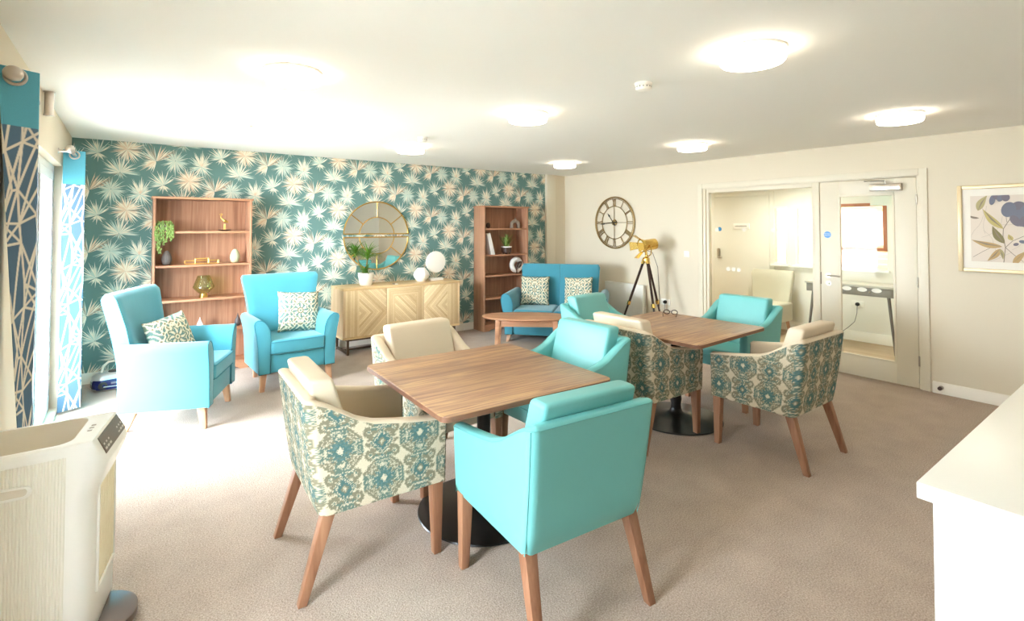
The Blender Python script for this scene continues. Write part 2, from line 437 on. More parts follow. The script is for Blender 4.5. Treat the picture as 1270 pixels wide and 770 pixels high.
# ------------------------------------------------------------------ room shell
T = 0.14
WY0, WY1, WZ0, WZ1 = 3.95, 5.80, 0.03, 2.07        # patio window in the left wall
struct(MB().box(X0-T, X1, Y0-T, Y1+T, -0.12, 0.0).build('floor', M_carpet))
struct(MB().box(X0-T, X1+T, Y0-T, Y1+T, H, H+0.12).build('ceiling', M_ceil))
NY0, NY1 = 1.10, 1.85                                # second window of the same wall, unseen beside the camera, added for daylight
w = MB()
w.box(X0-T, X0, Y0-T, NY0, 0, H).box(X0-T, X0, NY1, WY0, 0, H).box(X0-T, X0, WY1, Y1+T, 0, H)
w.box(X0-T, X0, WY0, WY1, WZ1, H).box(X0-T, X0, NY0, NY1, WZ1, H).box(X0-T, X0, NY0, NY1, 0, 0.03).box(X0-T, X0, WY0, WY1, 0, 0.03)
struct(w.build('wall_left', M_wall))
struct(MB().box(X0-T, X1+T, Y0-T, Y0, 0, H).build('wall_front', M_wallw))
DY0, DY1, DZ = 1.585, 3.945, 2.062
w = MB().box(X1, X1+T, DY1, Y1+T, 0, H).box(X1, X1+T, Y0, DY0, 0, H).box(X1, X1+T, DY0, DY1, DZ, H)
struct(w.build('wall_right', M_wall))

# back wall with its leaf-burst wallpaper (pattern printed as thin leaf shapes of the same mesh)
def wallpaper():
    rs = random.Random(5)
    w = MB(); w.box(X0, X1, Y1, Y1+T, 0, H, m=1)
    XE = 5.66; ZB, ZT = 0.10, H
    w.add([(X0, Y1-0.002, ZB), (XE, Y1-0.002, ZB), (XE, Y1-0.002, ZT), (X0, Y1-0.002, ZT)], [(0, 1, 2, 3)], 0)
    # motif: list of (angle, length, colour index)   2 cream 3 peach 4 mint 5 grey-brown 6 pale grey-green
    def fan(a0, a1, n, l0, l1, cols, peak=None):
        out = []
        n = int(n*1.4)
        for i in range(n):
            a = a0+(a1-a0)*(i+0.5)/n+rs.uniform(-4, 4)
            k = rs.uniform(l0, l1)*1.08
            if peak is not None: k *= 1-0.35*abs(a-peak)/max(1, abs(a1-a0)/2)
            out.append((a, k, rs.choice(cols)))
        return out
    motifs = [
        ((-.01, 2.352), fan(0, 360, 46, .095, .165, (2, 2, 2, 3, 3, 5))+fan(0, 360, 18, .03, .075, (3, 3, 2)), .010),
        ((.235, 2.245), fan(20, 80, 13, .13, .225, (3, 3, 2, 5))+fan(95, 165, 13, .12, .21, (2, 6, 5))+fan(170, 262, 20, .08, .19, (2, 2, 3), 210), .010),
        ((.405, 2.262), fan(-60, 250, 26, .07, .14, (4, 6, 4))+fan(200, 350, 20, .11, .185, (4, 4, 6, 2), 275), .009),
        ((.648, 2.215), fan(15, 165, 26, .11, .20, (2, 2, 4, 6), 90)+fan(180, 360, 16, .06, .15, (4, 4, 2))+fan(60, 120, 6, .03, .06, (3, 3)), .010),
        ((.846, 2.320), fan(30, 200, 26, .10, .19, (2, 2, 6, 4), 120)+fan(220, 330, 10, .05, .12, (2, 6)), .009),
        ((-.067, 2.110), fan(-15, 195, 34, .08, .19, (4, 4, 2, 6))+fan(200, 340, 8, .04, .08, (4, 5)), .009),
    ]
    lay = 0
    for i in range(-3, 13):
        for j in range(-9, 9):
            dx = 0.5445*i; dz = -0.3035*i-0.6290*j
            for (cx, cz), blades, hw in motifs:
                x, z = cx+dx, cz+dz
                if x < X0-.22 or x > XE+.22 or z < ZB-.2 or z > ZT+.2: continue
                for (a, L, c) in blades:
                    ca, sa = math.cos(R(a)), math.sin(R(a)); px, pz = -sa, ca
                    def P(t, s): return (x+ca*L*t+px*s, z+sa*L*t+pz*s)
                    h = hw*0.50*(0.6+L*3.0)
                    poly = [P(.04, h*.25), P(.04, -h*.25), P(.45, -h), P(1, 0), P(.45, h)]
                    for ax, lim, sg in ((0, X0+.001, 1), (0, XE-.001, -1), (1, ZB, 1), (1, ZT-.001, -1)):   # trim at the wall's edges
                        o2 = []
                        for k in range(len(poly)):
                            p, q = poly[k-1], poly[k]
                            ip, iq = sg*(p[ax]-lim) >= 0, sg*(q[ax]-lim) >= 0
                            if ip != iq:
                                t = (lim-p[ax])/(q[ax]-p[ax]); o2.append((p[0]+(q[0]-p[0])*t, p[1]+(q[1]-p[1])*t))
                            if iq: o2.append(q)
                        poly = o2
                        if len(poly) < 3: break
                    if len(poly) < 3: continue
                    lay = (lay+1) % 40
                    yy = Y1-0.0024-lay*0.00003
                    w.add([(p[0], yy, p[1]) for p in poly], [tuple(range(len(poly)))], c)
    cols = [(98, 134, 129), (226, 217, 199), (240, 232, 212), (230, 206, 178), (194, 212, 200), (160, 150, 132), (214, 218, 202)]
    mats = [pbr('wallpaper_deep_teal', cols[0], 0.8, var=0.08, vscale=3), M_wall]+[pbr('wallpaper_leaf_'+n, c, 0.8) for n, c in zip(('cream', 'peach', 'mint', 'umber', 'silver'), cols[2:])]
    return struct(w.build('wall_back', mats))
wallpaper()
struct(MB().box(5.66, 5.86, Y1-0.05, Y1, 0, H, 0.002).build('trim_1', M_wall))

# skirting boards
def skirt(name, a0, a1, axis, at, sg):
    b = MB(); h = 0.105; prof = [(0, 0), (0.016, 0), (0.016, h-0.012), (0.008, h), (0, h)]
    if axis == 'x': b.prism([(at+sg*p, z) for p, z in prof], a0, a1, 'x')
    else: b.prism([(at+sg*p, z) for p, z in prof], a0, a1, 'y')
    return struct(b.build(name, M_skirt))
skirt('baseboard_back', X0, 5.66, 'x', Y1-0.002, -1)
skirt('baseboard_right', Y0, 1.52, 'y', X1, -1)
skirt('baseboard_right', 4.01, Y1-0.05, 'y', X1, -1)
skirt('baseboard_left', 1.88, 3.93, 'y', X0, 1)
skirt('baseboard_left', 5.83, Y1-0.03, 'y', X0, 1)

# ------------------------------------------------------------------ left wall: white patio window (two leaves) and an added unseen second window nearer the camera
def patio(n, y0, y1, z0, z1):
    wd = bpy.data.objects.new('window_%d' % n, None); C.objects.link(wd); wd.location = (X0-0.09, (y0+y1)/2, z0); struct(wd)
    W2, hh = (y1-y0)/2, z1-z0
    f = MB(); d = 0.035
    f.box(-d, d, -W2, -W2+.06, 0, hh, .004).box(-d, d, W2-.06, W2, 0, hh, .004).box(-d, d, -W2+.06, W2-.06, hh-.06, hh, .004).box(-d, d, -W2+.06, W2-.06, 0, .05, .004)
    f.build('frame', M_upvc, wd)
    for a, b in ((-W2+.06, .02), (-.02, W2-.06)):
        s = MB(); e = 0.028
        s.box(-e+.01, e+.01, a, a+.075, .05, hh-.06, .004).box(-e+.01, e+.01, b-.075, b, .05, hh-.06, .004).box(-e+.01, e+.01, a+.075, b-.075, hh-.135, hh-.06, .004).box(-e+.01, e+.01, a+.075, b-.075, .05, .14, .004)
        so = s.build('sash', M_upvc, wd)
        MB().box(-.003, .003, a+.07, b-.07, .135, hh-.13).build('pane', M_wglass, so)
        g = MB().box(.036, .040, a+.072, a+.076, .14, hh-.135).box(.036, .040, b-.076, b-.072, .14, hh-.135)
        g.build('gasket', M_rubber, so)
    return wd
patio(1, WY0, WY1, WZ0, WZ1)
patio(2, NY0, NY1, WZ0, WZ1)
struct(MB().box(X0-8, X0-T, -8, 14, -0.14, -0.04).build('ground', pbr('grey_paving', (182, 178, 170), 0.9)))

# ------------------------------------------------------------------ right wall: architrave, glazed door and glazed side screen
a = MB()
def casing(b, y0, y1, z0, z1): b.box(X1-0.018, X1, y0, y1, z0, z1, .004)
casing(a, 1.534, 1.60, 0, 2.125); casing(a, 3.930, 3.997, 0, 2.125); casing(a, 1.60, 3.930, 2.058, 2.125)
struct(a.build('trim_2', M_trim))
a = MB()
a.box(X1, X1+T, 1.585, 1.622, 0, 2.062, .002).box(X1, X1+T, 2.497, 2.562, 0, 2.05, .002).box(X1, X1+T, 3.893, 3.945, 0, 2.05, .002).box(X1, X1+T, 1.622, 3.945, 2.05, 2.062, .002)
struct(a.build('trim_3', M_trim))
# side screen
sw = bpy.data.objects.new('window_3', None); C.objects.link(sw); sw.location = (X1+0.05, 3.2275, 0); struct(sw)
f = MB(); W2 = 0.6655
f.box(-.03, .03, -W2, -W2+.02, 0, 2.05, .002).box(-.03, .03, W2-.035, W2, 0, 2.05, .002).box(-.03, .03, -W2+.02, W2-.035, 2.0, 2.05, .002).box(-.03, .03, -W2+.02, W2-.035, 0, .12, .002)
f.build('frame', M_trim, sw)
MB().box(-.004, .004, -W2+.016, W2-.03, .115, 2.005).build('pane', M_glass, sw)
M_frost = pbr('frosted_manifestation_dot', (240, 238, 226), 0.7)
for yy, zz in ((0.53, 1.515), (0.375, 1.015), (0.305, 1.015), (0.235, 1.015), (0.16, 1.515), (-.2, 1.515)):
    MB().lathe([(0.0, 0), (0.026, 0), (0.026, 0.0008), (0, 0.0008)], 20, (0, 0, 0), M=Matrix.Translation((-.0045, yy, zz)) @ Matrix.Rotation(-PI/2, 4, 'Y'), caps=False).build('manifestation_dot', M_frost, sw)
# door leaf
dr = bpy.data.objects.new('door_1', None); C.objects.link(dr); dr.location = (X1+0.005, 2.058, 0); struct(dr)
l = MB(); D2 = 0.432
gy0, gy1, gz0, gz1 = -.252, .245, .211, 1.89
l.box(0, .044, -D2, gy0, .006, 2.045, .002).box(0, .044, gy1, D2, .006, 2.045, .002).box(0, .044, gy0, gy1, gz1, 2.045, .002).box(0, .044, gy0, gy1, .006, gz0, .002)
l.build('leaf', M_trim, dr)
b = MB()
for (p, q, r, s) in ((gy0-.004, gy0+.014, gz0, gz1), (gy1-.014, gy1+.004, gz0, gz1), (gy0, gy1, gz1-.014, gz1+.004), (gy0, gy1, gz0-.004, gz0+.014)): b.box(-.007, .02, p, q, r, s, .003)
b.build('glazing_bead', M_trim, dr)
MB().box(.018, .024, gy0+.005, gy1-.005, gz0+.005, gz1-.005).build('pane', M_glass, dr)
for yy in (.187, .045, -.085):
    MB().lathe([(0, 0), (0.036, 0), (0.036, 0.001), (0, 0.001)], 24, M=Matrix.Translation((.0175, yy, .905)) @ Matrix.Rotation(-PI/2, 4, 'Y') @ Matrix.Diagonal((.62, 1.25, 1, 1)), caps=False).build('manifestation_dot', M_frost, dr)
MB().box(.026, .028, gy0+.02, gy0+.215, 1.775, 1.885).build('notice_card', pbr('white_card', (240, 238, 224), 0.8), dr)
hd = MB(); hy = .352
hd.lathe([(0, 0), (.026, 0), (.026, .008), (0, .008)], 20, M=Matrix.Translation((0, hy, 1.03)) @ Matrix.Rotation(-PI/2, 4, 'Y'), caps=False)
hd.tube([(-.004, hy, 1.03), (-.045, hy, 1.03), (-.052, hy-.012, 1.03), (-.054, hy-.05, 1.034), (-.052, hy-.13, 1.028)], .0085, 10)
hd.build('door_handle', M_steel, dr, fixn=True)
kh = MB().lathe([(0, 0), (.024, 0), (.024, .008), (0, .008)], 20, M=Matrix.Translation((0, hy, .945)) @ Matrix.Rotation(-PI/2, 4, 'Y'), caps=False)
kh.box(-.022, -.008, hy-.006, hy+.006, .93, .96, .003); kh.build('lock_thumbturn', M_steel, dr, fixn=True)
for zz in (1.828, 1.023, .266): MB().tube([(-.007, -.436, zz-.048), (-.007, -.436, zz+.048)], .0075, 10).build('hinge', M_steel, dr)
MB().box(-.006, .0, .428, .434, .93, 1.06).build('edge_keep', M_darkmetal, dr)
cl = MB().box(-.055, 0, -.325, -.055, 1.922, 1.992, .006); clo = cl.build('door_closer', M_steel, dr)
MB().box(-.056, -.054, -.315, -.085, 1.93, 1.984, .0005).build('closer_cover', pbr('brushed_closer_cover', (214, 206, 192), 0.25, metal=.8), clo)
ar = MB().box(-.035, -.027, -.2, -.06, 2.016, 2.022, .001, M=Matrix.Translation((0, 0, 0))).tube([(-.031, -.19, 1.99), (-.031, -.19, 2.02)], .009, 10).tube([(-.031, -.19, 2.02), (-.05, -.06, 2.028), (-.012, .0, 2.03)], .006, 8)
ar.build('closer_arm', M_steel, clo)
def text_mesh(name, s, size, mat, parent, M):
    cu = bpy.data.curves.new(name, 'FONT'); cu.body = s; cu.size = size; cu.align_x = 'CENTER'; cu.align_y = 'CENTER'
    t = bpy.data.objects.new(name+'_curve', cu); me = bpy.data.meshes.new_from_object(t)
    me.name = name; me.materials.clear(); me.materials.append(mat); me.transform(M)
    bpy.data.objects.remove(t); o = bpy.data.objects.new(name, me); C.objects.link(o)
    if parent: o.parent = parent
    return o
FACE_X = Matrix(((0, 0, -1, 0), (-1, 0, 0, 0), (0, 1, 0, 0), (0, 0, 0, 1)))     # text facing -x
sg = MB().lathe([(0, 0), (.036, 0), (.036, .0015), (0, .0015)], 28, M=Matrix.Translation((0, .361, 1.472)) @ Matrix.Rotation(-PI/2, 4, 'Y'), caps=False).build('fire_door_sign', M_blue, dr)
sg['label'] = 'blue round fire door sign'
for s, dz in (('Fire door', .011), ('keep shut', -.006)): text_mesh('sign_lettering', s, .0155, M_text, sg, Matrix.Translation((-.0022, .361, 1.472+dz)) @ FACE_X)

# ------------------------------------------------------------------ corridor beyond the glass
CX, CH2 = 8.0, 2.14
struct(MB().box(X1+.001, CX+T, Y0-T, Y1+T, -0.12, -0.001).build('floor', M_lam))
struct(MB().box(X1+T, CX+T, Y0-T, Y1+T, CH2, CH2+.03).build('ceiling', M_ceil))
OPEN = [(3.71, 3.93, .98, 1.86), (3.24, 3.60, .98, 1.86), (2.44, 3.10, .98, 1.875)]
w = MB(); ys = sorted([Y0-T, Y1+T]+[q for o in OPEN for q in o[:2]])
for y0_, y1_ in zip(ys[:-1], ys[1:]):
    o = [q for q in OPEN if abs(q[0]-y0_) < 1e-6]
    if o: w.box(CX, CX+T, y0_, y1_, 0, o[0][2]).box(CX, CX+T, y0_, y1_, o[0][3], CH2)
    else: w.box(CX, CX+T, y0_, y1_, 0, CH2)
struct(w.build('wall_corridor', M_wallw))
struct(MB().box(X1+T, CX, Y0-T, Y0, 0, CH2).box(X1+T, CX, Y1, Y1+T, 0, CH2).build('wall_corridor', M_wallw))
struct(MB().prism([(CX-.016, 0), (CX, 0), (CX, .13), (CX-.010, .13), (CX-.016, .118)], Y0, Y1, 'y').build('baseboard_corridor', M_skirt))
M_redframe = wood('reddish_window_frame', [(0.3, (160, 98, 66)), (0.7, (190, 126, 92))], axis=2, scale=12)
for k, (y0_, y1_, z0_, z1_) in enumerate(OPEN):
    wo = bpy.data.objects.new('window_%d' % (4+k), None); C.objects.link(wo); wo.location = (CX+.02, (y0_+y1_)/2, z0_); struct(wo)
    hw, hh = (y1_-y0_)/2, z1_-z0_; red = k == 2; fr = .045 if red else .03
    f = MB(); zb = .25 if red else 0
    f.box(-.03, .05, -hw, -hw+fr, zb, hh, .003).box(-.03, .05, hw-fr, hw, zb, hh, .003).box(-.03, .05, -hw+fr, hw-fr, hh-fr, hh, .003).box(-.03, .05, -hw+fr, hw-fr, zb, zb+fr, .003)
    f.build('frame', M_redframe if red else M_upvc, wo)
    MB().box(.004, .008, -hw+.01, hw-.01, .01, hh-.01).build('pane', M_wglass, wo)
    MB().box(-.07, .0, -hw-.03, hw+.03, -.03, 0, .004).build('window_sill', M_upvc, wo)
# the yard outside the corridor windows
def brick():
    m, nt, b = nmat('red_brickwork'); tc = nt.nodes.new('ShaderNodeTexCoord'); mp = nt.nodes.new('ShaderNodeMapping')
    mp.inputs['Rotation'].default_value = (PI/2, 0, PI/2)
    br = nt.nodes.new('ShaderNodeTexBrick'); br.inputs['Scale'].default_value = 4.4
    br.inputs['Color1'].default_value = (*lin((196, 140, 116)), 1); br.inputs['Color2'].default_value = (*lin((180, 124, 100)), 1); br.inputs['Mortar'].default_value = (*lin((214, 204, 190)), 1)
    nt.links.new(tc.outputs['Object'], mp.inputs['Vector']); nt.links.new(mp.outputs['Vector'], br.inputs['Vector']); nt.links.new(br.outputs['Color'], b.inputs['Base Color'])
    b.inputs['Roughness'].default_value = 0.9; return m
struct(MB().box(13.0, 13.2, -8, 17, -.1, 3.4).build('wall_yard', brick()))
struct(MB().box(CX+T, 12.98, -8, 17, 3.3, 3.4).box(CX, CX+T, -8, 17, CH2+.031, 3.4).build('ceiling', M_wallw))  # unseen canopy and upstand, added to keep sky light off the yard brick
struct(MB().box(CX+T, 13.0, -8, 17, -.12, -.02).build('ground', pbr('lawn_grass', (120, 150, 70), 0.9, var=.2)))

# ------------------------------------------------------------------ tub chairs at the tables
CW, CF, CRB, CRT, CZ0, CZ1, CC = 0.300, 0.29, -0.285, -0.360, 0.335, 0.838, 0.040
TOPD = [(0, .648), (.06, .655), (.14, .664), (.25, .680), (.36, .700), (.43, .728), (.50, .772), (.56, .810), (.61, .832), (.66, .838)]
def ztop(d): return float(np.interp(d, [p[0] for p in TOPD], [p[1] for p in TOPD]))
def chair_shell(ds, nz, pattern):
    """U-shaped outer skin + rim + lining; returns (outer MB, lining MB)"""
    wz = lambda z: CW+0.020*((z-CZ0)/(CZ1-CZ0))
    rz = lambda z: CRB+(CRT-CRB)*max(0.0, (z-CZ0)/(CZ1-CZ0))**0.75
    cols = []; ns = max(6, int((CF-CRT-CC)/ds)); nb = max(6, int(2*(CW-CC)/ds)); nc = 5
    for i in range(ns): cols.append(('L', i/ns))
    for i in range(nc): cols.append(('A', i/nc))
    for i in range(nb): cols.append(('B', i/nb))
    for i in range(nc): cols.append(('D', i/nc))
    for i in range(ns+1): cols.append(('R', i/ns))
    def pt(col, z, off):
        k, t = col; w_, r_ = wz(z), rz(z)
        if k == 'L': x, y, nx, ny = -w_, CF+(r_+CC-CF)*t, 1, 0
        elif k == 'A':
            a = PI+PI/2*t; x, y = -w_+CC+CC*math.cos(a), r_+CC+CC*math.sin(a); nx, ny = -math.cos(a), -math.sin(a)
        elif k == 'B': x, y, nx, ny = -w_+CC+2*(w_-CC)*t, r_, 0, 1
        elif k == 'D':
            a = 1.5*PI+PI/2*t; x, y = w_-CC+CC*math.cos(a), r_+CC+CC*math.sin(a); nx, ny = -math.cos(a), -math.sin(a)
        else: x, y, nx, ny = w_, (r_+CC)+(CF-r_-CC)*t, -1, 0
        x += nx*off; y += ny*off
        if off > 0:
            x = max(-w_+off, min(w_-off, x)); y = max(r_+off, y)
        return (x, y, z)
    tops = []
    for c in cols:
        y = pt(c, CZ1, 0)[1]; tops.append(ztop(CF-y))
    TH = 0.066
    out = MB(); n = len(cols); vs = []; u = []; acc = 0; last = None
    for c, zt in zip(cols, tops):
        p0 = pt(c, 0.58, 0)
        if last is not None: acc += math.dist(p0[:2], last[:2])
        last = p0; u.append(acc)
        for k in range(nz+1):
            f = k/nz; z = CZ0+(zt-0.010-CZ0)*f
            vs.append(pt(c, z, 0.010*(1-min(1, f*nz/2.0)) if k < 2 else 0))
    fs = [(i*(nz+1)+k, (i+1)*(nz+1)+k, (i+1)*(nz+1)+k+1, i*(nz+1)+k+1) for i in range(n-1) for k in range(nz)]
    out.add(vs, fs, 0)
    ulist = np.repeat(np.array(u), nz+1); zlist = np.array([v[2] for v in vs])
    # front ends of the arms
    for c, zt, sg in ((cols[0], tops[0], -1), (cols[-1], tops[-1], 1)):
        loops = []
        for k in range(nz+1):
            z = CZ0+(zt-0.010-CZ0)*k/nz; w_ = wz(z)
            loops.append([(sg*w_, CF, z), (sg*(w_-.008), CF+.008, z), (sg*(w_-TH*.5), CF+.010, z), (sg*(w_-TH+.008), CF+.008, z), (sg*(w_-TH), CF, z)])
        vv = [p for l in loops for p in l]
        ff = [(k*5+j, k*5+j+1, (k+1)*5+j+1, (k+1)*5+j) for k in range(nz) for j in range(4)]
        if sg < 0: ff = [tuple(reversed(q)) for q in ff]
        out.add(vv, ff, 0)
        ulist = np.concatenate([ulist, np.array([(-.02 if sg < 0 else acc+.02)+0*p[2] + p[0]*.5 for p in vv])]); zlist = np.concatenate([zlist, np.array([p[2] for p in vv])])
    if pattern: out.col = ikat(ulist-.061, zlist-.438+.336)
    lin_ = MB(); vs = []; prof = [(0, -.010), (.004, -.003), (.014, .002), (.030, .004), (.048, .002), (.060, -.004), (TH, -.016)]
    zin = [0.62, 0.52, 0.40]
    for c, zt in zip(cols, tops):
        for (o, dz) in prof: vs.append(pt(c, zt+dz, o))
        for z in zin: vs.append(pt(c, z, TH))
    k = len(prof)+len(zin)
    fs = [(i*k+j, (i+1)*k+j, (i+1)*k+j+1, i*k+j+1) for i in range(n-1) for j in range(k-1)]
    lin_.add(vs, fs, 0)
    for i, sg in ((0, -1), (n-1, 1)):                       # rounded front end of the arm rim
        zt = tops[i]; ring = [(sg*(wz(zt)-o), CF, zt+dz) for o, dz in prof]; ring2 = [(sg*(wz(zt)-TH/2-(TH/2-o)*.85), CF+.010, zt-.011+(dz+.010)*.5) for o, dz in prof]
        m_ = len(ring); ff = [(j, j+1, m_+j+1, m_+j) for j in range(m_-1)]
        lin_.add(ring+ring2, ff if sg > 0 else [tuple(reversed(q)) for q in ff], 0)
    seam = MB()
    for kk in ('A', 'D'):
        c = (kk, .5); i = cols.index(min((q for q in cols if q[0] == kk), key=lambda q: abs(q[1]-.5))); zt = tops[i]
        c = cols[i]; seam.tube([pt(c, CZ0+.005+(zt-.018-CZ0)*j/14, -.0004) for j in range(15)], .0022, 6)
    seam.tube([pt(c, zt-.009, -.0004) for c, zt in zip(cols, tops)], .0022, 6)
    return out, lin_, seam
def puff(hx, hy, z0, z1, r, lean=0.0, bulge=0.0, k=5, cx=0, cy=0):
    """rounded cushion block as loft rings along z, leaning back by `lean` metres over its height"""
    rings = []; n = 10
    prof = []
    for i in range(5): a = PI/2*i/4; prof.append((z0+r*(1-math.cos(a)), r*(1-math.sin(a))))
    for i in range(1, n): prof.append((z0+r+(z1-z0-2*r)*i/n, 0))
    for i in range(5): a = PI/2*i/4; prof.append((z1-r+r*math.sin(a), r*(1-math.cos(a))))
    for z, ins in prof:
        f = (z-z0)/(z1-z0); b = bulge*math.sin(PI*f)
        rings.append(rrect(hx-ins, hy-ins+b, min(r, hy-ins-.001) if hy-ins > r else max(.004, hy-ins-.002), z, cx, cy-lean*f, k))
    return rings
def make_chair(kind, label, group):
    t = thing('tub_chair', label, 'chair', group=group)
    pat = kind == 'pattern'
    o, l, sm = chair_shell(0.0042 if pat else 0.02, 110 if pat else 16, pat)
    outm, inm = (M_ikat, M_cream) if pat else (M_teal, M_teal)
    so = o.build('shell', outm, t, angle=60)
    if not pat: sm.build('seam', M_tealseam, t)
    if pat: so['label'] = 'teal and cream medallion fabric on the outside'
    lo = l.build('lining', inm, t, angle=60)
    if pat: lo['label'] = 'cream vinyl inside and arm tops'
    MB().box(-.235, .235, -.275, .283, CZ0, .42, .008).build('seat_rail', inm, t)
    MB().loft(puff(.232, .255, .40, .482, .026, bulge=0.0, cy=.02)).build('seat_cushion', inm, t, angle=50)
    b = MB().loft(puff(.240, .054, .47, .903, .020, lean=.125, bulge=.005, cy=-.152))
    b.build('back_cushion', inm, t, angle=50)
    for sx in (-1, 1):
        MB().leg((sx*.268, .258, .345), (sx*.272, .262, 0.0), .028, .019).build('leg', M_leg, t)
        MB().leg((sx*.262, -.245, .345), (sx*.282, -.352, 0.0), .027, .018).build('leg', M_leg, t)
    return t
G1 = 'turquoise vinyl tub chairs at the two tables'; G2 = 'patterned tub chairs at the two tables'
tc0 = make_chair('teal', 'turquoise tub chair in the foreground with its back to the viewer', G1)
tc0.location = (1.513, 1.768, 0); tc0.rotation_euler.z = R(-4.6)
dup(tc0, (2.285, 2.528, 0), R(91.5), 'turquoise tub chair on the far right side of the nearer table, facing left')
dup(tc0, (3.60, 3.275, 0), R(-172), 'turquoise tub chair behind the farther table, nearest the two-seater sofa')
dup(tc0, (4.43, 2.575, 0), R(91), 'turquoise tub chair in front of the glazed side screen')
pc0 = make_chair('pattern', 'medallion patterned tub chair with cream cushion at the left end of the nearer table', G2)
pc0.location = (0.967, 2.51, 0); pc0.rotation_euler.z = R(-93)
dup(pc0, (1.645, 2.985, 0), R(-175), 'cream fronted tub chair behind the nearer table, facing the viewer before the sideboard')
dup(pc0, (3.20, 2.563, 0), R(-91), 'patterned tub chair at the left end of the farther table, partly behind the turquoise chair')
dup(pc0, (3.72, 1.845, 0), R(0), 'patterned tub chair nearest the glazed door, its back to the door')

# ------------------------------------------------------------------ pedestal tables
def make_table(label):
    t = thing('dining_table', label, 'table', group='square walnut pedestal tables')
    S = .505; r = .045
    poly = [(p[0], p[1]) for p in rrect(S, S, r, 0)]
    top = MB().prism(poly, .724, .752, 'z', .003)
    to = top.build('tabletop', M_table, t, angle=40)
    MB().prism([(p[0], p[1]) for p in rrect(S+.0012, S+.0012, r, 0)], .7275, .7485, 'z').build('edge_band', M_tedge, to)
    p = MB().lathe([(.0, 0), (.355, 0), (.362, .006), (.358, .012), (.30, .018), (.16, .030), (.08, .045), (.052, .062), (.044, .085)], 56, caps=False)
    p.build('base_plate', M_black, t, angle=50)
    MB().lathe([(.044, .080), (.040, .12), (.048, .165), (.041, .21), (.038, .26), (.038, .69), (.05, .70)], 28).build('column', M_black, t, angle=50)
    MB().box(-.19, .19, -.19, .19, .700, .7235, .006).build('top_plate', M_black, t)
    return t
t0 = make_table('square walnut striped table in the foreground on a round black base')
t0.location = (1.612, 2.412, 0); t0.rotation_euler.z = R(-2.5)
dup(t0, (3.605, 2.575, 0), R(3.0), 'square walnut striped table farther back, near the glazed door')

# ------------------------------------------------------------------ high-back armchairs
def pillow(name, label, w, h, t, loc, rot, group, seed):
    n = 64; b = MB(); vs = []; U = []; V = []
    for s in (1, -1):
        for i in range(n+1):
            for j in range(n+1):
                u, v = -1+2*i/n, -1+2*j/n
                pin = 1-0.06*(1-abs(v)**3)*abs(u)**4; pin2 = 1-0.06*(1-abs(u)**3)*abs(v)**4
                th = ((1-u**4)*(1-v**4))**0.62
                vs.append((u*w/2*pin, s*t/2*th, v*h/2*pin2)); U.append(u); V.append(v)
    m_ = (n+1)**2; fs = []
    for i in range(n):
        for j in range(n):
            q = (i*(n+1)+j, (i+1)*(n+1)+j, (i+1)*(n+1)+j+1, i*(n+1)+j+1)
            fs.append(tuple(reversed(q))); fs.append(tuple(m_+k for k in q))
    b.add(vs, fs, 0)
    b.col = damask(np.array(U), np.array(V), w/2)
    o = b.build(name, M_damask, angle=80, loc=loc, rot=rot)
    me = o.data; bm_ = bmesh.new(); bm_.from_mesh(me); bmesh.ops.remove_doubles(bm_, verts=bm_.verts, dist=1e-5); bm_.to_mesh(me); bm_.free()
    return tag(o, label, 'cushion', group)
def make_armchair(label, group):
    t = thing('armchair', label, 'armchair', group=group)
    MB().box(-.30, .30, -.30, .285, .165, .345, .018, 3).build('seat_rail', M_velvet, t)
    sc = MB().loft(puff(.252, .265, .335, .475, .028, bulge=.004, cy=.045)).build('seat_cushion', M_velvet, t, angle=50)
    p = MB()
    for z in (.355, .458): p.tube(rrect(.2545, .2675, .03, z, 0, .045), .0045, 6, closed=True)
    p.build('piping', M_velvet_pipe, sc)
    prof = [(.252, .168), (.352, .168), (.356, .30), (.362, .42), (.376, .53), (.392, .60), (.397, .640), (.388, .664), (.366, .676), (.338, .674), (.306, .655), (.278, .615), (.258, .56), (.252, .48)]
    for sx in (-1, 1):
        poly = [(sx*x, z) for x, z in prof]
        a = MB().prism(poly, -.315, .300, 'y', .010, 3)
        ao = a.build('arm', M_velvet, t, angle=50)
        MB().tube([(sx*x, .297, z) for x, z in prof], .0045, 6, closed=True).build('piping', M_velvet_pipe, ao)
    # back: flares outwards towards its top corners, leaning backwards
    rings = []
    N = 26
    for i in range(N+1):
        f = i/N; z = .20+(1.05-.20)*f
        hw = .300+(.022 if f < .35 else .022-.0*f)+.070*max(0, (f-.45)/.55)**1.6
        if z < .5: hw = .30+.022*(z-.2)/.3
        yc = -.235-.155*f**1.1; hd = .075-.018*f
        e = 0
        if f > .93: e = (f-.93)/.07
        ins = .022*(1-math.sqrt(max(0, 1-e*e)))
        n = 18; front = []; back = []
        for k in range(n+1):
            u = -1+2*k/n; wing = .030*abs(u)**4*min(1, max(0, (f-.2)*2))
            rd = .028 if abs(u) > .999 else 0
            front.append((u*(hw-ins), yc+(hd-ins)+wing-(.022*abs(u)**14), z))
            back.append((u*(hw-ins-.004), yc-(hd-ins)+.020*abs(u)**10, z))
        rings.append(front+list(reversed(back)))
    b = MB().loft(rings); b.build('backrest', M_velvet, t, angle=60, fixn=True)
    for sx in (-1, 1):
        MB().leg((sx*.300, .235, .185), (sx*.318, .258, 0), .030, .020).build('leg', M_legpale, t)
        MB().leg((sx*.262, -.225, .185), (sx*.255, -.300, 0), .030, .018).build('leg', M_legpale, t)
    return t
GA = 'high-back teal armchairs by the wallpaper wall'
ac = make_armchair('teal high-back armchair at the left, turned sideways beside the window curtain', GA)
fx, fy = math.cos(R(-22.7)), math.sin(R(-22.7))
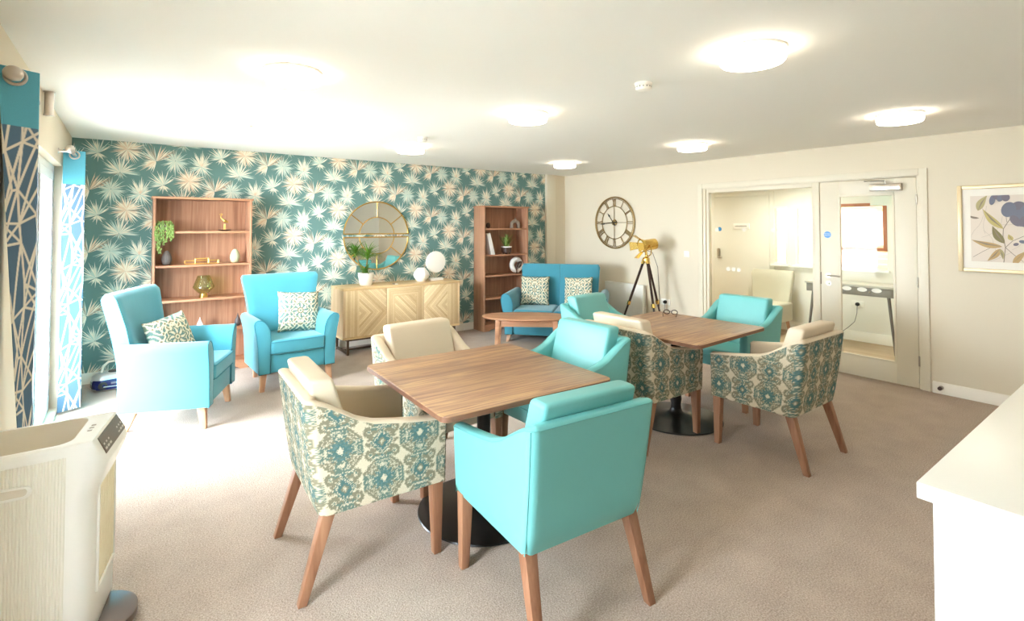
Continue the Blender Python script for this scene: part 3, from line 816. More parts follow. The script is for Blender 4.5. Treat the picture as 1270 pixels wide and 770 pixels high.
ac.location = (.622-.258*fx, 4.923-.258*fy, 0); ac.rotation_euler.z = R(-22.7-90)
dup(ac, (1.345, 5.575, 0), R(-178), 'teal high-back armchair facing the viewer between bookcase and sideboard')
GC = 'rosette print cushions on the teal seats'
ct = ac.matrix_basis.copy()
def on_chair(loc, rz, p):
    M = Matrix.Translation(loc) @ Matrix.Rotation(rz, 4, 'Z'); return M @ Vector(p)
p = on_chair(ac.location, ac.rotation_euler.z, (.005, -.085, .640))
pillow('scatter_cushion', 'rosette print cushion lying in the left armchair', .40, .39, .13, p, (R(20), R(7), ac.rotation_euler.z-R(24)), GC, 1)
p = on_chair((1.345, 5.575, 0), R(-178), (-.105, -.065, .672))
pillow('scatter_cushion', 'pale rosette print cushion propped on the armchair beside the sideboard', .42, .42, .12, p, (R(17), R(-4), R(-178)), GC, 2)

# ------------------------------------------------------------------ two-seater sofa across the corner
def make_sofa():
    t = thing('two_seater_sofa', 'teal two-seater sofa set across the far corner', 'sofa')
    HWs = .70; D = .42
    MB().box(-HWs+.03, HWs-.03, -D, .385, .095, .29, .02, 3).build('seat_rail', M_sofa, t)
    for sx in (-1, 1):
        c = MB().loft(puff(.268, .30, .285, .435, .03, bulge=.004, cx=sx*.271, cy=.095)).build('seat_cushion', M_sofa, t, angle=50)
        pp = MB()
        for z in (.31, .41): pp.tube(rrect(.27, .302, .03, z, sx*.271, .095), .0045, 6, closed=True)
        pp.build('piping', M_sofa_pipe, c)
        prof = [(.545, .10), (.655, .10), (.665, .25), (.682, .40), (.704, .50), (.712, .565), (.700, .615), (.672, .642), (.636, .645), (.60, .625), (.570, .575), (.55, .50)]
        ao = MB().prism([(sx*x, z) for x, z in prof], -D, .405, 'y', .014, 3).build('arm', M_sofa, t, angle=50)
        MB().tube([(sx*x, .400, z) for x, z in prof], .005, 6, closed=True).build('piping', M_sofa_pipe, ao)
        rings = []
        N = 16
        for i in range(N+1):
            f = i/N; z = .25+.75*f; e = max(0, (f-.93)/.07); ins = .025*(1-math.sqrt(max(0, 1-e*e)))
            yc = -.31-.10*f; hd = .085-.02*f; x1 = .545+.035*f**2
            pts = []
            for (xx, yy) in ((0, hd-.004), (.02, hd), (.3, hd+.004), (x1-.03, hd), (x1, hd-.02), (x1, -hd), (.3, -hd), (0, -hd)):
                pts.append((sx*max(0.0015, xx-(ins if xx > .3 else 0)), yc+yy-(ins if yy > 0 else -ins), z))
            rings.append(pts)
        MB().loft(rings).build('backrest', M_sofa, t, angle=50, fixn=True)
    for sx in (-1, 1):
        MB().leg((sx*.60, .33, .105), (sx*.625, .37, 0), .028, .018).build('leg', M_legpale, t)
        MB().leg((sx*.60, -.34, .105), (sx*.625, -.38, 0), .028, .018).build('leg', M_legpale, t)
    return t
sofa = make_sofa(); d = Vector((.65, -.76, 0)).normalized(); nrm = Vector((-.76, -.65, 0)).normalized()
fl = Vector((4.07, 5.66, 0)); ctr = fl+d*.70-nrm*.405
sofa.location = ctr; srz = math.atan2(nrm.y, nrm.x)-PI/2; sofa.rotation_euler.z = srz
for (lx, lb, yaw, tl) in ((.335, 'rosette print cushion on the left half of the two-seater sofa', 4, 0), (-.285, 'rosette print cushion on the right half of the two-seater sofa', -12, 3)):
    p = on_chair(ctr, srz, (lx, -.125, .632))
    pillow('scatter_cushion', lb, .42, .42, .13, p, (R(15), R(tl), srz+R(yaw)), GC, 3)

# ------------------------------------------------------------------ oval coffee table
t = thing('coffee_table', 'low oval wooden coffee table in front of the two-seater sofa', 'coffee table', (3.98, 5.0, 0), math.atan2(-.65, .78))
n = 64
rings = []
for ins, z in ((.05, .422), (.022, .426), (.004, .436), (0, .444), (.004, .450), (.012, .452)):
    rings.append([((.555-ins)*math.cos(2*PI*i/n), (.285-ins)*math.sin(2*PI*i/n), z) for i in range(n)])
MB().loft(rings).build('tabletop', M_coffee, t, angle=40)
ap = MB()
ap.box(-.34, .34, .150, .170, .345, .425, .002).box(-.34, .34, -.170, -.150, .345, .425, .002).box(-.36, -.34, -.17, .17, .345, .425, .002).box(.34, .36, -.17, .17, .345, .425, .002)
ap.build('apron', M_coffee, t)
for sx in (-1, 1):
    for sy in (-1, 1): MB().leg((sx*.345, sy*.155, .425), (sx*.365, sy*.170, 0), .030, .021).build('leg', M_coffee, t)

# ------------------------------------------------------------------ bookcases
def bookcase(label, x0, x1, yf, shelves, ztop_):
    yb = 6.598; W = x1-x0; D_ = yb-yf
    t = thing('bookcase', label, 'bookcase', ((x0+x1)/2, (yf+yb)/2, 0), 0, 'tall walnut bookcases on the wallpaper wall')
    hw, hd = W/2, D_/2
    for sx in (-1, 1): MB().box(sx*hw-(.022 if sx > 0 else 0), sx*hw+(.022 if sx < 0 else 0), -hd, hd, 0, ztop_-.022, .0015).build('side_panel', M_book, t)
    MB().box(-hw-.012, hw+.012, -hd-.012, hd, ztop_-.022, ztop_, .002).build('top_panel', M_bookh, t)
    MB().box(-hw+.022, hw-.022, hd-.010, hd-.002, .06, ztop_-.022).build('back_panel', M_book, t)
    for z in shelves: MB().box(-hw+.0215, hw-.0215, -hd+.008, hd-.010, z-.022, z, .0015).build('shelf', M_bookh, t)
    pl = [(-hw+.022, 0), (-hw+.10, 0), (-hw+.115, .012), (-hw+.14, .026), (hw-.14, .026), (hw-.115, .012), (hw-.10, 0), (hw-.022, 0), (hw-.022, shelves[-1]-.0225), (-hw+.022, shelves[-1]-.0225)]
    MB().prism(pl, -hd+.004, -hd+.022, 'y').build('plinth', M_bookh, t)
    return t
bookcase('tall open walnut bookcase at the left, behind the sideways armchair', .207, 1.112, 6.31, [1.506, 1.153, .793, .452, .090], 1.862)
bookcase('tall open walnut bookcase at the right, beside the two-seater sofa', 4.222, 5.052, 6.31, [1.524, 1.129, .822, .482, .095], 1.862)

# ------------------------------------------------------------------ sideboard
def door_chev(name, cx, kind):
    m, nt, b = nmat(name)
    tc = nt.nodes.new('ShaderNodeTexCoord'); sp = nt.nodes.new('ShaderNodeSeparateXYZ'); nt.links.new(tc.outputs['Object'], sp.inputs[0])
    def mth(op, a, b_=None, c=None):
        n = nt.nodes.new('ShaderNodeMath'); n.operation = op
        for i, v in enumerate((a, b_, c)):
            if v is None: continue
            if isinstance(v, (int, float)): n.inputs[i].default_value = v
            else: nt.links.new(v, n.inputs[i])
        return n.outputs[0]
    X, Z = sp.outputs['X'], sp.outputs['Z']
    ax = mth('ABSOLUTE', mth('ADD', X, kind*0.08)); az = mth('ABSOLUTE', Z)
    if kind == 0: dist = mth('MAXIMUM', mth('MULTIPLY', ax, 1.15), az); nd = mth('ADD', X, Z); sel = mth('GREATER_THAN', dist, 0.17)
    else: dist = mth('ADD', mth('MULTIPLY', X, float(kind)), az); nd = mth('ADD', mth('MULTIPLY', X, float(-kind)), Z); sel = mth('GREATER_THAN', mth('MULTIPLY', X, float(-kind)), 0.09)
    mixd = mth('ADD', mth('MULTIPLY', dist, sel), mth('MULTIPLY', nd, mth('SUBTRACT', 1.0, sel)))
    if kind != 0: mixd = mth('ADD', mth('MULTIPLY', X, sel), mth('MULTIPLY', dist, mth('SUBTRACT', 1.0, sel)))
    pl = mth('FLOOR', mth('MULTIPLY', mixd, 34.0))
    wn = nt.nodes.new('ShaderNodeTexWhiteNoise'); wn.noise_dimensions = '2D'
    cb = nt.nodes.new('ShaderNodeCombineXYZ'); nt.links.new(pl, cb.inputs[0]); nt.links.new(sel, cb.inputs[1]); nt.links.new(cb.outputs[0], wn.inputs['Vector'])
    ns = nt.nodes.new('ShaderNodeTexNoise'); ns.inputs['Scale'].default_value = 45; nt.links.new(tc.outputs['Object'], ns.inputs['Vector'])
    fr = mth('FRACT', mth('MULTIPLY', mixd, 34.0)); gap = mth('GREATER_THAN', fr, 0.06)
    v = mth('ADD', mth('MULTIPLY', wn.outputs['Value'], 0.75), mth('MULTIPLY', ns.outputs['Fac'], 0.3))
    r = nt.nodes.new('ShaderNodeValToRGB'); el = r.color_ramp.elements
    el[0].position = .1; el[0].color = (*lin((214, 182, 134)), 1); el[1].position = .95; el[1].color = (*lin((246, 224, 182)), 1)
    nt.links.new(v, r.inputs['Fac'])
    mx = nt.nodes.new('ShaderNodeMix'); mx.data_type = 'RGBA'; mx.inputs['A'].default_value = (*lin((190, 152, 106)), 1)
    nt.links.new(gap, mx.inputs['Factor']); nt.links.new(r.outputs['Color'], mx.inputs['B']); nt.links.new(mx.outputs['Result'], b.inputs['Base Color'])
    b.inputs['Roughness'].default_value = 0.55
    return m
sb = thing('sideboard', 'pale bleached wood sideboard with three parquet doors under the round mirror', 'sideboard', (2.89, 6.36, 0))
hw, yf, yb = .81, -.225, .235
MB().box(-hw, hw, yf, yb, .775, .806, .002).build('top_panel', M_mango, sb)
MB().box(-hw, hw, yf, yb, .190, .216, .002).build('bottom_panel', M_mango, sb)
for sx in (-1, 1): MB().box(min(sx*hw, sx*(hw-.028)), max(sx*hw, sx*(hw-.028)), yf, yb, .216, .775, .002).build('side_panel', M_mangoside, sb)
MB().box(-hw+.028, hw-.028, yb-.012, yb-.002, .216, .775).build('back_panel', M_mangoside, sb)
for k, kind in ((-1, 1), (0, 0), (1, -1)):
    MB().box(-.2595, .2595, -.009, .009, -.277, .277, .0015).build('cabinet_door', door_chev('parquet_door_%s' % ('left', 'middle', 'right')[k+1], 0, kind), sb, loc=(k*.5215, yf+.0095, .4955))
for sx in (-1, 1):
    f = MB(); x = sx*.74
    f.box(x-.0125, x+.0125, yf+.02, yf+.045, 0, .19).box(x-.0125, x+.0125, yb-.045, yb-.02, 0, .19).box(x-.0125, x+.0125, yf+.045, yb-.045, 0.012, .037).box(x-.0125, x+.0125, yf+.045, yb-.045, .165, .19)
    f.build('leg_frame', M_darkmetal, sb)
f = MB().box(-.7275, .7275, yf+.02, yf+.045, .168, .19).box(-.7275, .7275, yb-.045, yb-.02, .168, .19).box(-.7275, .7275, -.012, .012, .014, .034)
f.build('leg_rail', M_darkmetal, sb)

# ------------------------------------------------------------------ round mirror in two halves
mi = thing('wall_mirror', 'round gold framed window-style mirror on the wallpaper, split into two halves', 'mirror', (2.686, Y1-.003, 1.432))
RM, G = .452, .022
for sg, nm in ((1, 'upper'), (-1, 'lower')):
    arc = [(RM*math.cos(R(a)), RM*math.sin(R(a))) for a in np.linspace(3, 177, 40)]
    pts = [(x, sg*(G+max(0, z-.02))) for x, z in arc]
    pts = [(x, sg*max(G, abs(z))) for x, z in arc]
    gl = MB().prism(pts if sg > 0 else pts, -.012, -.004, 'y').build('mirror_glass', M_mirror, mi, fixn=True)
    f = MB(); f.tube([(x, -.014, z) for x, z in pts], .0085, 8)
    f.tube([(-RM, -.014, sg*G), (RM, -.014, sg*G)], .0085, 8)
    f.build('half_frame', M_gold, gl)
    b = MB(); b.tube([(.245*math.cos(R(a)), -.014, sg*max(G, .245*math.sin(R(a)))) for a in np.linspace(3, 177, 30)], .006, 8)
    for a in (38, 90, 142):
        b.tube([(.245*math.cos(R(a)), -.014, sg*.245*math.sin(R(a))), (RM*math.cos(R(a)), -.014, sg*RM*math.sin(R(a)))], .0042 if a == 90 else .006, 8)
    b.build('glazing_bar', M_gold, gl)

# ------------------------------------------------------------------ skeleton wall clock, Roman numerals, 10:44
ck = thing('wall_clock', 'large round gold skeleton clock with Roman numerals on the cream wall', 'clock', (X1-.02, 5.465, 1.615))
# clock plane: local x' (to the viewer's right) = -y, z up
def cp(a, r, off=0.0): return (off, -r*math.sin(a), r*math.cos(a))
def ringc(b, r0, r): b.tube([cp(2*PI*i/72, r0) for i in range(72)], r, 8, closed=True)
b = MB(); ringc(b, .398, .012); ringc(b, .372, .004); b.build('outer_ring', M_antique, ck)
b = MB(); ringc(b, .255, .006); b.build('inner_ring', M_antique, ck)
b = MB()
for i in range(60):
    if i % 5: b.tube([cp(2*PI*i/60, .374), cp(2*PI*i/60, .392)], .0025, 5)
b.build('minute_track', M_antique, ck)
b = MB()
for a in (0, PI/2, PI, 1.5*PI): b.tube([cp(a, .04), cp(a, .26)], .0045, 6)
b.build('spokes', M_antique, ck)
NUM = ['XII', 'I', 'II', 'III', 'IIII', 'V', 'VI', 'VII', 'VIII', 'IX', 'X', 'XI']
for h, s in enumerate(NUM):
    a = 2*PI*h/12; b = MB(); wd = {'I': .017, 'V': .036, 'X': .036}; tot = sum(wd[c] for c in s); x = -tot/2
    def q(xx, rr): return (0, -(xx*math.cos(a)+rr*math.sin(a)), -xx*math.sin(a)+rr*math.cos(a))
    r0, r1 = .260, .368
    for c in s:
        cx = x+wd[c]/2
        if c == 'I': b.tube([q(cx, r0), q(cx, r1)], .005, 6)
        elif c == 'V': b.tube([q(cx-.013, r1), q(cx, r0)], .006, 6).tube([q(cx+.013, r1), q(cx, r0)], .0035, 6)
        else: b.tube([q(cx-.014, r1), q(cx+.014, r0)], .006, 6).tube([q(cx+.014, r1), q(cx-.014, r0)], .0035, 6)
        x += wd[c]
    b.tube([q(-tot/2, r0), q(tot/2, r0)], .003, 5).tube([q(-tot/2, r1), q(tot/2, r1)], .003, 5)
    b.build('numeral', M_antique, ck)
ROTX = Matrix.Rotation(-PI/2, 4, 'Y')
MB().lathe([(0, -.012), (.046, -.012), (.044, .012), (.03, .016), (0, .016)], 28, M=ROTX, caps=False).build('hub', M_antique, ck)
def hand(name, a, L, tail, w0):
    b = MB(); off = -.026
    b.tube([cp(a+PI, tail, off), cp(a+PI, tail*.8, off), cp(a, 0, off), cp(a, L*.62, off), cp(a, L*.70, off), cp(a, L*.82, off), cp(a, L, off)], [.006, .010, .005, .005, w0, .007, .001], 8)
    b.build(name, M_black, ck)
hand('hour_hand', 2*PI*(10+44/60)/12, .185, .06, .013); hand('minute_hand', 2*PI*44/60, .275, .08, .012)

# ------------------------------------------------------------------ framed botanical print on the right wall
pf = thing('framed_picture', 'champagne framed print of blue flowers and golden leaves on the right wall', 'picture', (X1-.002, .815, 1.545))
hw, hh = .498, .390
f = MB(); fw = .034
def fbar(a0, a1, b0, b1): f.box(-.030, 0, a0, a1, b0, b1, .006)
fbar(-hw, -hw+fw, -hh, hh); fbar(hw-fw, hw, -hh, hh); fbar(-hw+fw, hw-fw, hh-fw, hh); fbar(-hw+fw, hw-fw, -hh, -hh+fw)
f.build('frame', pbr('champagne_frame', (220, 200, 160), 0.4, metal=.35), pf)
MB().box(-.010, -.004, -hw+fw-.002, hw-fw+.002, -hh+fw-.002, hh-fw+.002).build('mount', pbr('white_mount_board', (244, 238, 226), 0.9), pf)
art = MB(); AW, AH = .408, .293
ly = [0.0]; SHX = 0.0
def A(poly, m):
    ly[0] += .00004
    pts = [(-.0112-ly[0], -max(-AW, min(AW, x+SHX)), max(-AH, min(AH, z))) for x, z in poly]
    art.add(pts, [tuple(range(len(pts)))], m)
A([(-AW, -AH), (AW, -AH), (AW, AH), (-AW, AH)], 0)
def leafp(x, z, a, L, w, m, n=12):
    ca, sa = math.cos(R(a)), math.sin(R(a)); up = []; dn = []
    for i in range(n+1):
        t = i/n; h = w*math.sin(PI*t**.8)*(1-.15*t)
        c = .06*L*math.sin(PI*t)
        up.append((x+ca*L*t-sa*(h+c), z+sa*L*t+ca*(h+c))); dn.append((x+ca*L*t-sa*(-h+c), z+sa*L*t+ca*(-h+c)))
    A(up+list(reversed(dn))[1:-1], m)
    A([(x, z), (x+ca*L*.95-sa*.06*L*.2, z+sa*L*.95), (x+ca*L*.5-sa*(.06*L+.002), z+sa*L*.5+ca*(.06*L+.002))], 5)
def stem(pts, w, m=5):
    for (xa, za), (xb, zb) in zip(pts[:-1], pts[1:]):
        L = math.hypot(xb-xa, zb-za); nx, nz = -(zb-za)/L*w, (xb-xa)/L*w
        A([(xa+nx, za+nz), (xa-nx, za-nz), (xb-nx, zb-nz), (xb+nx, zb+nz)], m)
def petal(x, z, rx, rz, a, m):
    ca, sa = math.cos(R(a)), math.sin(R(a))
    A([(x+ca*rx*math.cos(t)-sa*rz*math.sin(t), z+sa*rx*math.cos(t)+ca*rz*math.sin(t)) for t in np.linspace(0, 2*PI, 22)[:-1]], m)
# sketch lines behind
for k in range(16):
    rs_ = random.Random(k); x, z = rs_.uniform(-AW, AW), rs_.uniform(-AH, AH); a = rs_.uniform(0, 360); pts = [(x, z)]
    for j in range(5):
        a += rs_.uniform(-25, 25); x += .05*math.cos(R(a)); z += .05*math.sin(R(a)); pts.append((x, z))
    stem(pts, .0011, 7)
def Q(zx, zy): return (-.408+(zx-145)/1190.0, .293-(zy-130)/866.0)
def lf(b_, t_, w, m):
    (x, z), (x2, z2) = Q(*b_), Q(*t_); leafp(x, z, math.degrees(math.atan2(z2-z, x2-x)), math.hypot(x2-x, z2-z), w, m)
def st(pts, w, m=5): stem([Q(*p) for p in pts], w, m)
st([(400, 640), (415, 525), (398, 440), (402, 385), (440, 330), (475, 285), (560, 220)], .0024); st([(415, 525), (470, 475), (560, 435), (660, 420)], .002); st([(415, 525), (480, 580), (560, 650)], .002)
st([(390, 520), (310, 525), (240, 560), (160, 605)], .0016); st([(430, 335), (425, 290), (440, 250)], .0016); st([(560, 435), (640, 500), (700, 600)], .002); st([(560, 220), (640, 300), (720, 320)], .002)
lf((205, 245), (282, 128), .030, 1); lf((402, 385), (245, 232), .028, 2); lf((408, 495), (318, 362), .030, 3); lf((392, 520), (148, 470), .026, 4); lf((375, 535), (272, 632), .024, 4); lf((372, 535), (395, 618), .014, 1)
lf((215, 303), (120, 282), .010, 6); lf((470, 470), (440, 425), .018, 2); lf((470, 660), (575, 545), .024, 4); lf((560, 440), (640, 390), .022, 2); lf((620, 500), (740, 540), .03, 1); lf((640, 300), (760, 230), .03, 2); lf((700, 600), (820, 560), .03, 4); lf((720, 320), (860, 360), .03, 3); lf((660, 420), (780, 440), .026, 1)
for (zx, zy, rx, rz, a, m) in ((525, 232, .052, .060, 10, 9), (530, 305, .056, .075, 20, 8), (445, 240, .047, .066, -12, 8), (495, 325, .030, .052, 30, 9), (590, 250, .05, .05, 0, 8), (575, 330, .045, .05, -20, 9),
                               (322, 165, .020, .044, -10, 8), (352, 140, .022, .030, 30, 9), (385, 150, .022, .034, -20, 8), (425, 148, .027, .034, 0, 9),
                               (495, 500, .018, .013, 20, 9), (545, 480, .024, .014, -10, 8), (600, 500, .024, .018, 30, 9), (720, 250, .05, .06, 0, 8), (760, 200, .05, .05, 30, 9), (690, 200, .045, .05, 60, 9)):
    x, z = Q(zx, zy); petal(x, z, rx, rz, a, m)
art.build('print', [pbr('print_'+n, c, .9) for n, c in (('paper', (230, 218, 204)), ('olive', (186, 174, 130)), ('straw', (198, 182, 122)), ('moss', (140, 132, 96)), ('ochre', (196, 166, 120)), ('umber', (150, 136, 120)), ('dusk', (140, 130, 118)), ('pencil', (196, 184, 172)), ('slate', (126, 129, 143)), ('plum', (128, 122, 132)))], pf)

# ------------------------------------------------------------------ ceiling lights, detectors
GLT = 'round flush ceiling lights'
LT = [(.726, 3.007, 'flush round ceiling light nearest the patio window curtain, upper left of the photo'), (2.44, 1.29, 'largest flush round ceiling light, nearest the viewer at the upper right'),
      (2.453, 3.07, 'flush round ceiling light in the middle, above the nearer table'), (2.472, 5.15, 'flush round ceiling light beside the far smoke detector, before the mirror'),
      (.723, 4.98, 'flush round ceiling light above the two teal armchairs, left of the wallpaper wall'), (4.79, 5.18, 'smallest flush round ceiling light, above the sofa in the far corner'),
      (4.766, 3.18, 'flush round ceiling light in front of the glazed screen and clock wall'), (4.753, 1.355, 'flush round ceiling light at the right, above the door')]
l0 = None
for x, y, lb in LT:
    if l0 is None:
        l0 = thing('ceiling_light', lb, 'ceiling light', (x, y, H), 0, GLT)
        MB().lathe([(0, 0), (.151, 0), (.153, -.003), (.153, -.014), (.150, -.016), (0, -.016)], 48, caps=False).build('housing', M_lightrim, l0)
        MB().lathe([(.1495, -.0155), (.1495, -.050), (.147, -.060), (.140, -.067), (.10, -.071), (0.0, -.072)], 48, caps=False).build('diffuser', M_diff, l0)
    else: dup(l0, (x, y, H), 0, lb)
def detector(x, y, lb, r):
    t = thing('smoke_detector', lb, 'smoke detector', (x, y, H))
    MB().lathe([(0, 0), (r, 0), (r, -.012), (r*.9, -.016)], 28, caps=False).build('base', M_white, t)
    MB().lathe([(r*.9, -.014), (r*.92, -.034), (r*.8, -.044), (r*.5, -.050), (0, -.052)], 28, caps=False).build('head', M_white, t)
    v = MB()
    for i in range(14):
        a = 2*PI*i/14; v.box(-.004, .004, r*.80, r*.925, -.030, -.022, M=Matrix.Rotation(a, 4, 'Z'))
    v.build('vent_slots', pbr('shadow_grey_grille', (150, 146, 138), .7), t)
detector(2.484, 1.989, 'white smoke detector on the ceiling between the two nearest right lights', .052)
detector(2.294, 4.517, 'white smoke detector on the ceiling beside the far middle light', .050)

# ------------------------------------------------------------------ curtains on short poles
def curtain(label, ys, waves, length_y, slope, xin_top, xin_bot, zt, band, res):
    """folded sheet: stacks away along +y in `waves` folds between the wall side and the room side"""
    nz = int(zt/res); K = waves*110
    b = MB(); vs = []; U = []; V = []
    for i in range(K+1):
        s = i/K; ph = s*waves*2*PI
        for k in range(nz+1):
            z = .02+(zt-.02)*k/nz; f = (z-.02)/(zt-.02)
            y = ys+length_y*(s-0.50*math.sin(2*ph)/(waves*4*PI))+.008*math.sin(z*3+s*9)*(1-f)
            xo = slope*y-.006; xi = (xin_bot+(xin_top-xin_bot)*f)*(y/ys if slope < -.08 else 1.0)
            w_ = .5-.5*math.cos(ph); w_ = w_ if s < .5/waves else .30+.70*w_
            x = xi+(xo-xi)*w_+.004*math.sin(5*s*waves+z*4)*(1-f)*w_
            vs.append((x, y, z))
    L = np.zeros(K+1)
    for i in range(1, K+1): L[i] = L[i-1]+math.dist(vs[i*(nz+1)+nz][:2], vs[(i-1)*(nz+1)+nz][:2])
    fs = [(i*(nz+1)+k, (i+1)*(nz+1)+k, (i+1)*(nz+1)+k+1, i*(nz+1)+k+1) for i in range(K) for k in range(nz)]
    b.add(vs, fs)
    b.col = curtain_cols(np.repeat(L, nz+1), np.array([v[2] for v in vs]), band)
    t = thing('curtain', label, 'curtain', (0, 0, 0), 0, 'line print curtains of the patio window')
    o = b.build('fabric', M_curtain, t, angle=80)
    so = o.modifiers.new('thickness', 'SOLIDIFY'); so.thickness = .003; so.offset = 0
    return t
POLE_X, PZ = -.364, 2.158
c1 = curtain('near curtain with teal header and cream line print, at the left edge', 2.80, 3, .46, -.1030, -.414, -.292, 2.20, 1.968, .003)
c2 = curtain('far curtain with teal header and cream line print, in the corner by the wallpaper', 5.655, 3, .42, -.0508, -.436, -.438, 2.20, 1.912, .004)
for c, y0 in ((c1, 2.80), (c2, 5.655)):
    for k in range(2):
        MB().torus((POLE_X, y0+.004-.006+k*.10, PZ), .031, .0065, 'y', 28, 8).build('eyelet', M_nickel, c)
def pole(lb, y0, y1, yb, rb):
    t = thing('curtain_pole', lb, 'curtain pole', (POLE_X, y0, PZ))
    MB().tube([(0, 0, 0), (0, y1-y0, 0)], .0125, 12).build('rod', M_nickel, t)
    MB().ball((0, -.03, 0), rb, 24).build('finial', M_nickel, t)
    k = MB().tube([(X0-POLE_X, yb-y0, 0), (0, yb-y0, 0)], .009, 10).lathe([(0, 0), (.024, 0), (.022, .006), (0, .008)], 20, M=Matrix.Translation((X0-POLE_X, yb-y0, 0)) @ Matrix.Rotation(PI/2, 4, 'Y'), caps=False)
    k.torus((0, yb-y0, 0), .016, .005, 'y', 20, 8); k.build('bracket', M_nickel, t)
pole('short satin nickel pole with ball end carrying the near curtain', 2.775, 3.36, 3.33, .031)
pole('short satin nickel pole with ball end carrying the far curtain', 5.24, 6.20, 5.40, .031)
cb = thing('ceiling_bracket', 'satin metal cylinder bracket at the ceiling edge between the two curtains', 'bracket', (X0+.032, 4.43, H))
MB().lathe([(0, 0), (.030, 0), (.030, -.004), (.024, -.006), (.024, -.146), (.028, -.148), (.028, -.156), (0, -.156)], 24, caps=False).build('body', M_nickel, cb)

# ------------------------------------------------------------------ portable air conditioner, lower left
pu = thing('portable_air_conditioner', 'white portable air conditioner with ribbed side in the lower left corner', 'air conditioner', (-.21, 2.60, 0))
xl, xr, yn, yf_ = -.235, .188, -.170, .170
M_ac = pbr('warm_white_abs', (244, 242, 235), 0.35); M_acr = pbr('ribbed_cream_abs', (240, 236, 224), 0.45); M_pan = pbr('brown_control_panel', (112, 96, 86), 0.3)
XS, XL = .183, .228
def shear(mb):
    mb.v = [(x+.19*(y-yf_)*max(0, min(1.2, (x-xl)/(xr-xl))), y, z) for x, y, z in mb.v]; return mb
def topz(x): return .782-max(0.0, x-XS)*2.0
def lipx(z):
    if z <= .56: return 0.0
    t_ = min(1, (z-.56)/.125); return (XL-xr)*t_*t_*(3-2*t_)
def ringp(ins, z, top=False):
    pts = []; xe = xr+lipx(z)
    for qx, qy, a0, rr in ((xe, yf_, 0, .030), (xl, yf_, 90, .012), (xl, yn, 180, .012), (xe, yn, 270, .070)):
        for i in range(9):
            a = R(a0+90*i/8); cx = qx-(rr if qx > 0 else -rr); cy = qy-(rr if qy > 0 else -rr)
            x, y = cx+(rr-ins)*math.cos(a), cy+(rr-ins)*math.sin(a); pts.append((x, y, topz(x)-(.004 if ins < .008 else 0) if top else min(z, topz(x)-.010)))
    return pts
zs = [.062, .20, .40, .56, .59, .62, .65, .675]
rings = [ringp(.004, .055)]+[ringp(0, z) for z in zs]+[ringp(0, .72), ringp(0, .765), ringp(.003, .9, True), ringp(.010, .9, True)]
b = MB().loft(rings, cap=False)
top = rings[-1]
ydn, yup = min(p[1] for p in top), max(p[1] for p in top); xlf = min(p[0] for p in top)
sp = [top[i] for i in list(range(27, 36))+list(range(0, 9)) if top[i][0] > XS]
b.add([(XS, ydn, .782)]+sp+[(XS, yup, .782)], [tuple(range(len(sp)+2))])
hx0, hx1, hy0, hy1 = xl+.022, .108, yn+.026, yf_-.026
R0_ = rrect((hx1-hx0)/2, (hy1-hy0)/2, .05, .782, (hx0+hx1)/2, (hy0+hy1)/2, 6)
outer_ = [(XS, yup, .782), (xlf, yup, .782), (xlf, ydn, .782), (XS, ydn, .782)]
qn = len(R0_)//4
V_ = R0_+outer_; n0 = len(R0_); fs_ = []
for q in range(4):
    for i in range(qn-1): fs_.append((q*qn+i, n0+q, q*qn+i+1))
    fs_.append((q*qn+qn-1, n0+q, n0+(q+1) % 4, ((q+1) % 4)*qn))
b.add(V_, fs_)
shear(b).build('casing', M_ac, pu, angle=30, fixn=True)
cxm, cym = (hx0+hx1)/2, (hy0+hy1)/2
tb = MB(); R1_ = rrect((hx1-hx0)/2-.006, (hy1-hy0)/2-.006, .045, .768, cxm, cym, 6); R2_ = rrect((hx1-hx0)/2-.030, (hy1-hy0)/2-.02, .04, .672, cxm, cym, 6)
tb.loft([R0_, R1_, R2_], cap=False).add(R2_, [tuple(range(len(R2_)))]); shear(tb).build('outlet_tray', pbr('tray_white', (232, 225, 212), .5), pu)
rb = MB(); N = 30; wv = []
rib_x0, rib_x1 = xl+.012, .100
for i in range(N*6+1):
    x = rib_x0+(rib_x1-rib_x0)*i/(N*6); d_ = .0034*abs(math.sin(PI*i/6))
    for z in (.075, .40, .742): wv.append((x, yn-.0006-d_, z))
rb.add(wv, [(i*3+k, (i+1)*3+k, (i+1)*3+k+1, i*3+k+1) for i in range(N*6) for k in range(2)])
shear(rb).build('ribbed_panel', M_acr, pu, angle=80)
hp = MB(); hl = [(xl+.012, .640)]+[(-.025+.022*math.cos(R(a)), .655+.022*math.sin(R(a))) for a in np.linspace(-90, 60, 8)]+[(xl+.012, .690)]
hp.prism(hl, yn-.0105, yn-.001, 'y', .003, 2); hpo = shear(hp).build('carry_handle', M_ac, pu, fixn=True)
hl2 = [(xl+.016, .648)]+[(-.030+.014*math.cos(R(a)), .657+.013*math.sin(R(a))) for a in np.linspace(-90, 60, 8)]+[(xl+.016, .680)]
shear(MB().prism(hl2, yn-.0115, yn-.0095, 'y')).build('handle_recess', pbr('recess_grey_white', (222, 214, 198), .5), hpo, fixn=True)
gr = MB()
for i in range(10):
    y = -.085+.0222*i; gr.box(xr-.001, xr+.006, y-.005, y+.005, .215+(.19*(1-i/9))*.0+.0, .585, .002)
shear(gr).build('air_grille', pbr('yellowed_grille', (246, 234, 204), .5), pu)
gf = MB(); gf.box(xr-.002, xr+.009, -.105, -.096, .205, .60, .003).box(xr-.002, xr+.009, .125, .134, .205, .60, .003).box(xr-.002, xr+.009, -.105, .134, .195, .208, .003)
shear(gf).build('grille_frame', M_ac, pu)
